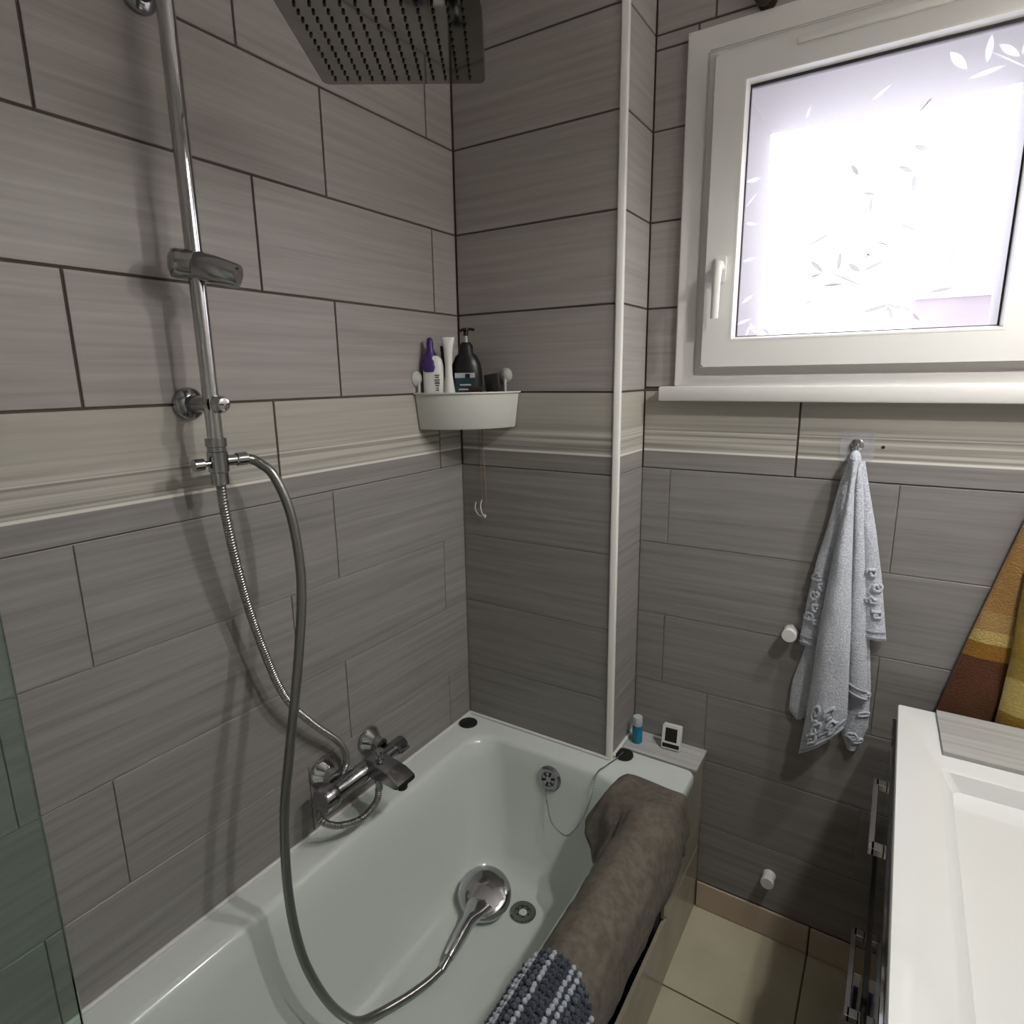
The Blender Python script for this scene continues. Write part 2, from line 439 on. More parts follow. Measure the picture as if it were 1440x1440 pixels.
def row_tiles(parent, a_lo, a_hi, rows, joints, fn, rotz, holes=(), per=.5055):
    for k, zlo, zhi in rows:
        kind = 'tile_up' if k >= 0 else ('tile_band' if k == -1 else 'tile_lo')
        j0 = joints(k)
        if j0 is None: cuts = [a_lo, a_hi]
        else:
            n0 = math.floor((a_lo-j0)/per)
            cuts = [a_lo] + [j0+per*i for i in range(n0, n0+12) if a_lo+.004 < j0+per*i < a_hi-.004] + [a_hi]
        for a0, a1 in zip(cuts[:-1], cuts[1:]):
            rects = [(a0, a1, zlo, zhi)]
            for hx0, hx1, hz0, hz1 in holes:
                nr = []
                for (p, q, s, t) in rects:
                    if q <= hx0 or p >= hx1 or t <= hz0 or s >= hz1: nr.append((p, q, s, t)); continue
                    if s < hz0: nr.append((p, q, s, hz0))
                    if t > hz1: nr.append((p, q, hz1, t))
                    s2, t2 = max(s, hz0), min(t, hz1)
                    if p < hx0: nr.append((p, hx0, s2, t2))
                    if q > hx1: nr.append((hx1, q, s2, t2))
                rects = nr
            for r in rects: place_tile(parent, *r, kind, fn, rotz)
def rows(zmin, zmax):
    out = []
    for k in range(-8, 8):
        a, b = ZJ+.2*k, ZJ+.2*(k+1)
        a, b = max(a, zmin), min(b, zmax)
        if b-a > .004: out.append((k, a, b))
    return out
TF = .003   # tile front stands 1 mm + proud of its slab: slab face is set back
# left wall (x = 0 is the tile face)
wl = wall_slab('wall_left', [(-.12, -.0032, YF, .19, 0, CEIL)])
JA = {4: -.10, 3: -.608, 2: -.934, 1: -.602, 0: -.933, -1: -.601, -2: -.977, -3: -.602, -4: -.978, -5: -.600, -6: -.978}
row_tiles(wl, YF, -.001, rows(.502, CEIL), lambda k: JA.get(k, -.6), lambda a, z: (-.0015, a, z), PI/2)
# pier at the tap end: end wall (y = 0) and its return (x = XB)
we = wall_slab('wall_end', [(-.003, XB-.0032, .0032, .1725, .502, CEIL)])
row_tiles(we, .001, XB-.004, rows(.504, CEIL), lambda k: None, lambda a, z: (a, .0015, z), 0)
row_tiles(we, .004, D-.001, rows(.502, CEIL), lambda k: None, lambda a, z: (XB-.0015, a, z), PI/2)
# window wall
WX0, WX1, WZ0, WZ1 = .60, 1.257, 1.51, 2.195       # hole
yb0, yb1 = D+.0032, D+.32
wb = wall_slab('wall_back', [(XB-.1, WX0, yb0, yb0+.02, 0, CEIL), (WX1, XR+.12, yb0, yb0+.02, 0, CEIL),
                             (WX0, WX1, yb0, yb0+.02, 0, WZ0), (WX0, WX1, yb0, yb0+.02, WZ1, CEIL)])
JD = {3: .564, 2: .79, 1: .564, 0: .79, -1: .836, -2: .54, -3: .972, -4: .541, -5: .667, -6: .541, -7: .667}
CAS = (.545, 1.311, 1.4765, 2.249)
row_tiles(wb, XB, XR-.001, rows(.083, CEIL), lambda k: JD.get(k, .6), lambda a, z: (a, D+.0015, z), 0, holes=[(CAS[0]+.01, CAS[1]-.01, CAS[2]+.0, CAS[3]-.01)])
wo = wall_slab('wall_outer', [(-.12, .668, yb0+.021, yb1, 0, CEIL), (1.181, XR+.12, yb0+.021, yb1, 0, CEIL),
                              (.668, 1.181, yb0+.021, yb1, 0, 1.575), (.668, 1.181, yb0+.021, yb1, 2.118, CEIL)], M['reveal'])
wr = wall_slab('wall_right', [(XR, XR+.12, YF, yb0, 0, CEIL)], M['plaster'])
wf = wall_slab('wall_front', [(-.12, XR+.12, YF-.12, YF, 0, CEIL)], M['plaster'])
bm = bmesh.new(); box(bm, -.12, XR+.12, YF-.12, yb1, CEIL, CEIL+.1)
tag(finish('ceiling', bm, M['ceiling']), kind='structure')
bm = bmesh.new(); box(bm, -.12, XR+.12, YF-.12, yb1, -.12, -.0025)
fl = tag(finish('floor', bm, M['floor_grout']), kind='structure')
FX, FY, FP = .9665, -.1145, .303
for i in range(-1, 3):
    for j in range(-7, 2):
        x0, x1 = FX+(i-1)*FP, FX+i*FP; y0, y1 = FY+(j-1)*FP, FY+j*FP
        x0, x1 = max(x0, .66), min(x1, XR); y0, y1 = max(y0, YF), min(y1, D)
        if x1-x0 < .01 or y1-y0 < .01: continue
        bm = bmesh.new(); box(bm, x0+.002, x1-.002, y0+.002, y1-.002, -.01, 0, .001, 1)
        finish('tile', bm, M['floor'], fl)
# skirting tiles on the window wall
bm = bmesh.new(); box(bm, .668, XR-.001, D-.002, D+.002, 0, .081)
bb = tag(finish('baseboard_back', bm, M['floor_grout']), kind='structure')
for x0, x1 in ((.669, FX), (FX, FX+FP), (FX+FP, XR)):
    bm = bmesh.new(); box(bm, x0+.002, x1-.002, D-.008, D-.0015, .001, .083, .0015, 1); finish('skirting_tile', bm, M['skirt'], bb)
# white corner profile on the pier edge
bm = bmesh.new()
prof = [(XB-.013, -.0015), (XB-.010, -.0045), (XB-.002, -.0045), (XB+.003, -.002), (XB+.0045, .003), (XB+.0035, .009), (XB-.003, .009), (XB-.013, .004)]
ngon_prism(bm, prof, lambda a, b, d: (a, b, d), .502, CEIL)
tag(finish('trim_1', bm, M['pvc2'], smooth=40), kind='structure')
# white sealant where the bath meets the walls
def seal(name, p0, p1, r=.005):
    bm = bmesh.new(); tube(bm, [p0, p1], r, 8, 1, False)
    tag(finish(name, bm, M['silicone'], smooth=60), kind='structure')
seal('trim_2', (.002, -1.62, .5025), (.002, -.002, .5025))
seal('trim_3', (.002, -.002, .5025), (XB-.002, -.002, .5025))
seal('trim_4', (XB+.003, .01, .5055), (XB+.003, D-.002, .5115), .0055)

# ------------------------------------------------------------------ window
win = bpy.data.objects.new('window_1', None); COL.objects.link(win); win.location = (.928, D, 1.86); tag(win, kind='structure')
def ringframe(bm, o, i, y0, y1, io=0.0):
    """rectangular ring; outer o, inner i = (x0,x1,z0,z1); y0 front, y1 back"""
    def rc(r, y): return [(r[0], y, r[2]), (r[1], y, r[2]), (r[1], y, r[3]), (r[0], y, r[3])]
    i2 = (i[0]+io, i[1]-io, i[2]+io, i[3]-io)
    rings = [rc(o, y1), rc(o, y0), rc(i, y0), rc(i2, y1)]
    V = [[bm.verts.new(p) for p in r] for r in rings]
    for a, b in zip(V, V[1:]+V[:1]):
        for k in range(4):
            j = (k+1) % 4; bm.faces.new((a[k], a[j], b[j], b[k]))
SASH = (.612, 1.250, 1.522, 2.184)
INN = (.681, 1.178, 1.587, 2.119)
GL = (.684, 1.172, 1.593, 2.106)
bm = bmesh.new(); ringframe(bm, CAS, (.594, 1.268, 1.508, 2.199), .157, D+.003)
bmesh.ops.bevel(bm, geom=[e for e in bm.edges if all(v.co.y < .16 for v in e.verts)], offset=.003, segments=2, affect='EDGES')
put('window_frame', bm, M['pvc'], win, 35)
bm = bmesh.new(); ringframe(bm, (.590, 1.272, 1.504, 2.203), (.625, 1.235, 1.54, 2.17), .162, D+.03)
put('inner_frame', bm, M['pvc'], win, 35)
bm = bmesh.new(); ringframe(bm, SASH, INN, .137, .19)
bmesh.ops.bevel(bm, geom=[e for e in bm.edges if all(v.co.y < .14 for v in e.verts)], offset=.003, segments=2, affect='EDGES')
sash = put('sash', bm, M['pvc'], win, 35)
bm = bmesh.new(); ringframe(bm, (INN[0]-.004, INN[1]+.004, INN[2]-.004, INN[3]+.004), INN, .1365, .162, .006)
put('glazing_bead', bm, M['pvc2'], sash, 20)
bm = bmesh.new(); ringframe(bm, (.683, 1.176, 1.589, 2.117), (.6885, 1.170, 1.5935, 2.108), .157, .163)
put('gasket', bm, M['gasket'], sash)
bm = bmesh.new(); box(bm, .68, 1.178, .1625, .1665, 1.586, 2.12)
pane = put('window_pane', bm, M['film'], win)
# trickle vent strip on the top of the sash
bm = bmesh.new(); box(bm, .777, 1.10, .128, .137, 2.158, 2.172, .004, 2); put('vent_strip', bm, M['pvc2'], win, 40)
# handle on the left stile
bm = bmesh.new()
ngon_prism(bm, rrect(.638, .662, 1.711, 1.771, .010, 5), lambda a, b, d: (a, d, b), .129, .137)
hn = put('handle_rose', bm, M['pvc2'], win, 40)
bm = bmesh.new()
lathe(bm, [(.009, 0), (.009, .026)], (.651, .130, 1.745), (0, -1, 0), 16)
tube(bm, [(.651, .112, 1.752), (.651, .106, 1.740), (.650, .103, 1.715), (.649, .105, 1.68), (.648, .107, 1.632)], lambda t: .010-.001*t, 12, 6, sec=lambda t: (1.0, .8))
put('window_handle', bm, M['pvc2'], win, 50)
# sill board
bm = bmesh.new(); box(bm, .5135, XR-.003, .135, D-.001, 1.4445, 1.4800, .004, 2)
sil = put('window_sill', bm, M['pvc'], win, 40)

# etched leaves on the window film: (x, z, length, width, angle deg, dark)
leaves = [ # x, z, length, width, angle, tone
 (.901,1.911,.028,.0085,-55,0),(.930,1.862,.026,.006,-15,0),(.936,1.840,.030,.0065,-88,0),
 (1.012,1.932,.028,.010,-25,0),(.991,1.897,.031,.009,-28,0),(1.007,1.869,.032,.0095,-88,0),(1.010,2.005,.030,.005,48,1),
 (1.004,1.790,.036,.006,-28,0),(.965,1.763,.030,.003,-18,1),(.845,1.785,.058,.003,27,1),
 (.846,1.731,.037,.010,-45,0),(.888,1.738,.037,.009,88,0),(.845,1.713,.023,.005,15,1),(.917,1.722,.030,.011,-38,0),
 (.952,1.722,.038,.007,25,0),(.880,1.691,.040,.006,2,1),(.940,1.744,.018,.003,45,1),(.941,1.745,.018,.0025,-45,1),
 (.905,1.700,.110,.0028,-27,1),(.964,1.637,.050,.008,15,0),(1.005,1.637,.050,.007,-18,0),(.990,1.628,.030,.009,-65,0),
 (1.085,1.725,.034,.010,-86,0),(1.036,1.617,.022,.006,-45,0),(.836,1.659,.016,.003,45,1),
 (.700,1.625,.036,.008,20,0),(.722,1.610,.030,.010,-60,0),(.712,1.604,.030,.007,75,0),(.752,1.602,.022,.006,-40,0),
 (.707,1.675,.032,.009,35,0),(.705,1.76,.030,.008,10,0),(.702,1.885,.036,.005,50,0),(.703,1.925,.032,.010,5,0),(.705,1.835,.028,.008,-12,0),
 (.804,2.036,.026,.006,75,1),(.935,2.045,.040,.007,35,0),(1.055,2.070,.048,.016,-50,0),(1.100,2.078,.046,.012,88,0),(1.13,2.068,.044,.013,-40,0),
 (1.100,2.040,.055,.009,10,0),(1.155,2.075,.04,.010,70,0),(1.135,2.05,.08,.003,-35,0),(1.145,1.99,.036,.008,20,0),(1.148,1.93,.034,.008,25,0),
 (1.105,1.815,.060,.012,-15,0),(1.125,1.790,.040,.006,30,0),(1.14,1.86,.032,.007,35,0),(1.075,1.665,.040,.006,8,0)]
def mk_leaf(l, w):
    bm = bmesh.new(); pts = []
    n = 7
    for k in range(n+1): t = k/n; pts.append((l*(t-.5), w*.5*math.sin(PI*t)**.8*(1.0 if t < .5 else .95)))
    for k in range(n-1, 0, -1): t = k/n; pts.append((l*(t-.5), -w*.5*math.sin(PI*t)**.8))
    ngon_prism(bm, pts, lambda a, b, d: (a, d, b), -.0004, .0004)
    return bm
for x, z, l, w, a, tn in leaves:
    o = finish('etched_leaf', mk_leaf(l, w), M['leaflit' if (x < .735 or x > 1.09 or z > 2.02) else ('leafdark' if tn else 'leaf')], pane)
    o.location = Vector((x, .1619, z)) - parent_loc(pane); o.rotation_euler = (0, -math.radians(a), 0)

# outside, seen faintly through the film
bm = bmesh.new(); box(bm, 1.02, 5.0, 4.0, 4.3, 0, 2.0)
gw = empty('garden_wall', (3, 4.1, 0), 'pale pink garden wall outside, seen faintly through the frosted window', 'wall')
put('wall_body', bm, M['pinkwall'], gw)
bm = bmesh.new(); box(bm, .98, 5.05, 3.95, 4.35, 2.002, 2.07, .01, 1); put('coping', bm, M['reveal'], gw)

# ------------------------------------------------------------------ mirror lamps on the right wall (out of frame)
def mirror_lamp(x, y, z, label):
    e = empty('wall_spotlight', (XR, y, z+.05), label, 'lamp')
    bm = bmesh.new(); lathe(bm, [(.04, 0), (.04, .018), (.012, .02), (.012, XR-x)], (XR, y, z+.06), (-1, 0, 0), 24); put('wall_mount', bm, M['chrome2'], e, 40)
    bm = bmesh.new(); lathe(bm, [(.0, 0), (.03, .0), (.034, .06), (.030, .06), (.026, .02)], (x, y, z+.075), (0, 0, -1), 24, False); put('lamp_shade', bm, M['chrome2'], e, 40)
    bm = bmesh.new(); lathe(bm, [(0, 0), (.02, .004), (.024, .016), (.02, .028), (0, .032)], (x, y, z+.050), (0, 0, -1), 20); put('bulb', bm, M['bulb'], e, 60)
    sp_ = lamp('bulb_light', 'SPOT', (x, y, z+.005), LAMP_W, LAMP_COL, .025, (0, 0, 0))
    sp_.data.spot_size = math.radians(166); sp_.data.spot_blend = .6
mirror_lamp(1.50, -.58, 2.20, 'chrome wall spotlight above the basin, nearer the room end')
mirror_lamp(1.46, -.20, 2.22, 'chrome wall spotlight above the basin, nearer the window')

# ------------------------------------------------------------------ bath
tub = empty('bathtub', (.34, -.78, 0), 'white built-in bathtub along the tiled left wall under the shower', 'bathtub')
def rr(x0, x1, y0, y1, r, z): return [(a, b, z) for a, b in rrect(x0, x1, y0, y1, r, 10)]
def rq(x0, x1, y0, y1, rs, z):
    """rounded rectangle with its own radius for the far front corner"""
    out = []; n = 10
    for cx, cy, a0, r in ((x1, y1, 0, rs[0]), (x0, y1, PI/2, rs[1]), (x0, y0, PI, rs[2]), (x1, y0, 1.5*PI, rs[2])):
        sx = -1 if cx == x1 else 1; sy = -1 if cy == y1 else 1
        for k in range(n+1):
            a = a0 + PI/2*k/n
            out.append((cx+sx*r + r*math.cos(a), cy+sy*r + r*math.sin(a), z))
    return out
Y0 = -1.60
bm = bmesh.new()
rings_mesh(bm, [rr(.02, .655, Y0-.02, .045, .03, .455), rr(.003, .672, Y0-.04, .063, .018, .462), rr(.001, .675, Y0-.042, .066, .02, .470),
    rr(.001, .675, Y0-.042, .066, .02, .494), rr(.004, .672, Y0-.04, .063, .02, .500),
    rq(.070, .588, Y0+.04, -.058, (.13, .075, .12), .500), rq(.080, .580, Y0+.05, -.066, (.13, .075, .12), .4965),
    rq(.088, .574, Y0+.06, -.072, (.13, .08, .12), .486), rq(.098, .566, Y0+.08, -.080, (.13, .085, .13), .44),
    rq(.118, .552, Y0+.16, -.105, (.13, .09, .14), .30), rq(.140, .534, Y0+.25, -.135, (.13, .09, .14), .20),
    rq(.160, .516, Y0+.29, -.158, (.12, .09, .13), .168), rq(.195, .480, Y0+.33, -.190, (.10, .08, .11), .154), rq(.26, .42, Y0+.40, -.26, (.06, .06, .06), .150)], close_top=True)
put('tub_shell', bm, M['acrylic'], tub, 50)
# drain
bm = bmesh.new(); lathe(bm, [(0, -.002), (.010, -.002), (.0125, .001), (.019, .0005), (.0205, .0028), (.031, .0035), (.034, .001), (.034, -.003)], (.334, -.243, .1525), (0, 0, 1), 36, False)
dr = put('drain', bm, M['steelmirror'], tub, 40)
for k in range(6):
    a = 2*PI*k/6; bm = bmesh.new(); lathe(bm, [(0, .0012), (.0028, .0012), (.0028, -.001)], (.334+.0155*math.cos(a), -.243+.0155*math.sin(a), .1525), (0, 0, 1), 10, False)
    put('drain_hole', bm, M['rubber'], dr)
# overflow plate on the sloping end
on = Vector((0, -.985, .17)).normalized(); oc = Vector((.3235, -.081, .440))
bm = bmesh.new(); lathe(bm, [(0, .006), (.006, .007), (.018, .0055), (.021, .0075), (.030, .007), (.0345, .003), (.035, -.004)], oc, on, 40, False)
ov = put('overflow_plate', bm, M['chrome2'], tub, 40)
u = Vector((1, 0, 0)); v = on.cross(u)
for k in range(6):
    a = 2*PI*k/6+.3; c = oc + on*.0062 + (u*math.cos(a)+v*math.sin(a))*.0135
    bm = bmesh.new(); tube(bm, [c-(u*math.cos(a)+v*math.sin(a))*.005, c+(u*math.cos(a)+v*math.sin(a))*.006], .0032, 8, 1, False); put('overflow_slot', bm, M['rubber'], ov, 50)
# tap hole cap in the corner
bm = bmesh.new(); lathe(bm, [(.0275, 0), (.0275, .003), (.025, .0045), (0, .005)], (.0315, -.053, .5003), (0, 0, 1), 36)
o = finish('hole_cap', bm, M['rubber'], smooth=40); tag(o, 'black round plug in the bath rim at the left corner under the basket', 'plug')
# rubber stopper on its chain
st = empty('bath_stopper', (.489, .037, .500), 'black rubber bath stopper parked on the rim beside the pier, on a bead chain', 'stopper')
bm = bmesh.new(); lathe(bm, [(.023, 0), (.0250, .004), (.0235, .009), (.006, .010), (.005, .014), (0, .015)], (.491, .034, .500), (0, 0, 1), 32); put('stopper_disc', bm, M['rubber'], st, 40)
bm = bmesh.new()
ch = catmull([(.3165, -.090, .404), (.3290, -.102, .372), (.352, -.120, .340), (.3950, -.128, .326), (.418, -.120, .345), (.434, -.100, .378), (.450, -.094, .430), (.461, -.078, .502), (.468, -.040, .5045), (.480, .000, .507), (.490, .032, .5145)], 26)
acc = 0; last = ch[0]
for p in ch:
    if (p-last).length > .0042 or p is ch[0]:
        bmesh.ops.create_icosphere(bm, subdivisions=1, radius=.0025, matrix=Matrix.Translation(p)); last = p
tag(put('bead_chain', bm, M['chrome2'], st, 60), kind='stuff')

# tiled apron, open beside the towel (access gap)
apr = empty('bath_apron', (.667, -.7, 0), 'glossy tiled bath front panel with a dark access gap under the towel', 'bath panel')
def atile(y0, y1, z0, z1, x=.668, m='apron'):
    bm = bmesh.new(); box(bm, x-.009, x, y0+.0015, y1-.0015, z0+.0015, z1-.0015, .001, 1); put('tile', bm, M[m], apr)
atile(-.112, .171, 0, .205); atile(-.130, .171, .205, .456)
for y0, y1 in ((-.615, -.115), (-1.12, -.615), (-1.60, -1.12)): atile(y0, y1, 0, .203, .670)
for y0, y1 in ((-1.15, -.72), (-1.60, -1.15)): atile(y0, y1, .203, .456)
bm = bmesh.new(); box(bm, .60, .604, -1.60, .16, .0, .45); put('gap_dark_board', bm, M['blackvoid'], apr)  # added dark sheet, its colour gives the access gap its shade
bm = bmesh.new(); box(bm, .612, .657, -.165, .165, .001, .45); put('block_pier', bm, M['blackvoid'], apr)
# tiled ledge behind the bath at the window wall
bm = bmesh.new(); box(bm, XB+.001, .676, -.5035, -.4955, .0685, D-.001, .0012, 1)
lg = finish('tiled_ledge', bm, M['tile_pale']); lg.rotation_euler = (-PI/2, 0, 0); tag(lg, 'grey tiled ledge between the bath end and the window wall', 'ledge')
bm = bmesh.new(); box(bm, .600, .672, -.4953, -.459, .0685, D-.001); finish('ledge_side', bm, M['apron'], lg)

# green glass screen at the left
sc = empty('shower_screen', (.64, -1.4, .5), 'green-tinted glass bath screen standing at the lower left edge', 'glass screen')
bm = bmesh.new(); box(bm, .637, .643, -1.62, -1.263, .512, 1.95, .0008, 1); put('glass_panel', bm, M['glass'], sc)
bm = bmesh.new(); box(bm, .6345, .6455, -1.62, -1.264, .502, .5115); put('bottom_seal', bm, M['clearpad'], sc)

# ------------------------------------------------------------------ shower column
PX, PY = .0695, -.7725
scol = empty('shower_column', (0, PY, 1.35), 'chrome shower column with square rain head on the left tiled wall', 'shower')
bm = bmesh.new()
tube(bm, [(PX, PY, 1.40), (PX, PY, 2.08)], .0125, 20, 1, False)
put('riser_pipe', bm, M['chrome'], scol, 50)
bm = bmesh.new()
tube(bm, [(PX, PY, 2.079), (PX, PY, 2.10), (PX+.012, PY+.006, 2.125), (PX+.04, PY+.02, 2.137), (.20, -.715, 2.137), (.345, -.655, 2.135), (.378, -.648, 2.122), (.3885, -.6465, 2.09), (.3885, -.6465, 2.0)], .0105, 16, 6)
arm = put('shower_arm', bm, M['chrome'], scol, 50)
for z in (1.4705, 2.0755):
    bm = bmesh.new(); lathe(bm, [(.0, 0), (.0275, 0), (.0275, .006), (.024, .011), (.014, .014), (.0135, PX-.012), (.0135, PX+.008)], (0.0005, PY, z), (1, 0, 0), 32)
    br = put('wall_bracket', bm, M['chrome2'], scol, 40)
    bm = bmesh.new(); lathe(bm, [(.0115, 0), (.0145, .005), (.0142, .014), (.010, .021), (0, .0235)], (PX+.0145, PY, z), (1, 0, 0), 24); put('screw_cap', bm, M['chrome'], br, 40)
    bm = bmesh.new(); box(bm, PX+.0300, PX+.0375, PY-.009, PY+.009, z-.0012, z+.0012); put('screw_slot', bm, M['rubber'], br)
# sliding hand shower holder
bm = bmesh.new()
lathe(bm, [(.0, -.003), (.012, -.002), (.0205, .002), (.0225, .008), (.0225, .030), (.016, .036), (.016, .05)], (.058, PY-.034, 1.687), (.35, .93, -.05), 32)
lathe(bm, [(0, -.030), (.0185, -.030), (.0205, -.026), (.0215, .0), (.0185, .034), (.0165, .038), (.0, .039)], (.100, PY+.012, 1.678), (.75, .60, -.28), 32)
box(bm, PX-.015, PX+.015, PY-.015, PY+.015, 1.6765, 1.7015, .003, 2)
put('hand_shower_holder', bm, M['chrome2'], scol, 40)
# diverter at the foot of the pipe
bm = bmesh.new()
lathe(bm, [(.0170, 0), (.0170, .014), (.0150, .015), (.0150, .022), (.0165, .023), (.0165, .056), (.0145, .058), (.0145, .078)], (PX, PY, 1.415), (0, 0, -1), 24)
lathe(bm, [(.0095, 0), (.0095, .022), (.0115, .024), (.0115, .042)], (PX, PY+.008, 1.3755), (0.1, 1, 0), 20)
dv = put('diverter', bm, M['chrome2'], scol, 40)
bm = bmesh.new(); lathe(bm, [(.0045, 0), (.0045, .014), (.010, .016), (.0105, .032), (.0, .0325)], (PX, PY-.010, 1.374), (-.1, -1, -.02), 20); put('diverter_knob', bm, M['chrome2'], dv, 40)
# rain head
HZ, HA, HC = 1.960, math.radians(33.2), Vector((.3885, -.649, 1.96))
bm = bmesh.new()
rings_mesh(bm, [[(a, b, 0) for a, b in rrect(-.126, .126, -.126, .126, .012, 6)], [(a, b, .0035) for a, b in rrect(-.1275, .1275, -.1275, .1275, .013, 6)], [(a, b, .007) for a, b in rrect(-.126, .126, -.126, .126, .012, 6)]], True, True)
lathe(bm, [(.028, .0065), (.026, .018), (.016, .024), (.016, .042)], (0, 0, 0), (0, 0, 1), 28)
hd = finish('rain_head', bm, M['steelmirror'], scol, 40); hd.location = HC - parent_loc(scol); hd.rotation_euler = (0, 0, HA)
bm = bmesh.new()
for i in range(12):
    for j in range(13):
        lathe(bm, [(.0024, 0), (.0020, .0032), (0, .0035)], (-.1035+i*.0188, -.106+j*.0177, .0002), (0, 0, -1), 8, False)
nz = finish('spray_nozzles', bm, M['rubber'], hd, 50); tag(nz, kind='stuff')

# hoses and hand shower
bm = bmesh.new()
tube(bm, [(.072, -.728, 1.3758), (.076, -.712, 1.372), (.085, -.702, 1.363), (.100, -.689, 1.341), (.120, -.678, 1.276), (.135, -.679, 1.185), (.145, -.691, 1.108), (.155, -.722, .984), (.160, -.758, .847), (.160, -.781, .730), (.162, -.791, .585),
          (.170, -.786, .457), (.183, -.768, .360), (.195, -.735, .268), (.2, -.69, .195), (.212, -.640, .171), (.236, -.580, .1660), (.2535, -.530, .1665), (.2625, -.492, .1690)], .0088, 14, 8)
o = finish('shower_hose', bm, M['hose_smooth'], smooth=60); tag(o, 'smooth grey shower hose looping from the diverter down into the bath', 'hose')
bm = bmesh.new()
tube(bm, [(PX, PY, 1.338), (.0695, -.772, 1.312), (.068, -.770, 1.288), (.060, -.755, 1.194), (.050, -.726, 1.059), (.045, -.677, .896), (.041, -.612, .796), (.034, -.545, .715), (.024, -.515, .66), (.018, -.515, .62), (.022, -.55, .594), (.040, -.610, .580), (.064, -.624, .572), (.085, -.602, .556), (.1, -.560, .546), (.104, -.525, .550), (.104, -.501, .565), (.103, -.494, .588)], .0078, 12, 8)
o = finish('supply_hose', bm, M['hose_ribbed'], smooth=60); tag(o, 'ribbed metal hose from the column foot passing behind the mixer', 'hose')
hs = empty('hand_shower', (.23, -.30, .152), 'chrome round hand shower lying face down in the bath by the drain', 'hand shower')
hn_ = Vector((.22, -.30, .91)).normalized(); hc = Vector((.2395, -.279, .192))
hdir = (Vector((.2610, -.462, .172)) - hc)
hdir.normalize()
hside = hn_.cross(hdir)
bm = bmesh.new()
lathe(bm, [(0, -.010), (.060, -.010), (.0675, -.007), (.0695, .000), (.0685, .004), (.062, .0085), (.048, .0125), (.026, .0155), (0, .0165)], hc, hn_, 48)
put('spray_head', bm, M['chrome'], hs, 60)
bm = bmesh.new()
def hp(t, h): return hc + hdir*t + hn_*h
tube(bm, [hp(.030, .001), hp(.058, .002), hp(.078, .003), hp(.104, .004), hp(.135, .003), hp(.168, .001), hp(.184, .000)], lambda t:   .036-.0185*(min(1, t/.42)**.8) if t < .42 else .0175-.005*max(0,(t-.6)/.4), 20, 8, sec=lambda t: (1.0, 1.0) if t > .42 else (1, .35+.65*(t/.42)**1.5))
put('hand_grip', bm, M['chrome'], hs, 60)
bm = bmesh.new(); tube(bm, [hp(.182, .000), hp(.198, -.001), hp(.214, -.003)], lambda t: .0105-.002*t, 16, 4); put('hose_nut', bm, M['chrome2'], hs, 40)

# bath mixer
mx = empty('bath_mixer', (0, -.49, .635), 'chrome two-handle bath and shower mixer on the left wall above the bath', 'tap')
for y in (-.567, -.421):
    bm = bmesh.new(); lathe(bm, [(.034, 0), (.034, .004), (.030, .010), (.020, .026), (.0185, .030), (.0185, .046)], (.0005, y, .640), (1, 0, -.1), 36)
    put('escutcheon', bm, M['chrome'], mx, 40)
AX = (.066, .622)
bm = bmesh.new()
lathe(bm, [(.0, 0), (.018, 0), (.0215, .004), (.0215, .066), (.0225, .068), (.0225, .130), (.0205, .133), (.0205, .156)], (AX[0], -.592, AX[1]), (0, 1, 0), 36)
put('mixer_body', bm, M['chrome2'], mx, 40)
bm = bmesh.new(); lathe(bm, [(.018, 0), (.0275, .001), (.0285, .006), (.0275, .030), (.025, .034), (.0, .035)], (AX[0], -.594, AX[1]), (0, -1, 0), 36)
kn = put('flow_handle', bm, M['chrome2'], mx, 40)
bm = bmesh.new(); lathe(bm, [(.0175, 0), (.0175, .028), (.0205, .031), (.0205, .066), (.018, .069), (0, .070)], (AX[0], -.438, AX[1]), (0, 1, 0), 32)
box(bm, AX[0]+.012, AX[0]+.027, -.405, -.372, AX[1]-.004, AX[1]+.004, .002, 2)
put('temperature_handle', bm, M['chrome2'], mx, 40)
bm = bmesh.new()   # flat spout
prof = [(.064, .648), (.085, .650), (.120, .646), (.150, .637), (.172, .622), (.174, .612), (.160, .606), (.120, .607), (.085, .604), (.064, .604)]
A = []
for k, yy in enumerate((-.022, -.018, .018, .022)):
    s = 1 if k in (1, 2) else .97
    A.append([bm.verts.new((x, -.475 + yy*(1+.25*(x-.064)/.11), .626+(z-.626)*(1 if k in (1, 2) else .82))) for x, z in prof])
for a, b in zip(A[:-1], A[1:]):
    for i in range(len(prof)):
        j = (i+1) % len(prof); bm.faces.new((a[i], a[j], b[j], b[i]))
bm.faces.new(A[0]); bm.faces.new(A[-1])
sp = put('spout', bm, M['chrome2'], mx, 40)
bm = bmesh.new(); lathe(bm, [(.013, 0), (.013, .010), (.0115, .012)], (.158, -.475, .609), (0, 0, -1), 24); put('aerator', bm, M['rubber'], sp, 40)
bm = bmesh.new(); lathe(bm, [(.0095, 0), (.0095, .004), (.0045, .005), (.0045, .016), (.0095, .018), (.0095, .024), (0, .026)], (.092, -.475, .648), (0, 0, 1), 20); put('diverter_pull', bm, M['chrome'], mx, 40)
bm = bmesh.new(); lathe(bm, [(.0105, 0), (.0105, .012), (.0085, .016), (.0085, .028)], (.1015, -.488, .612), (0.05, -.15, -1), 20); put('hose_outlet', bm, M['chrome2'], mx, 40)

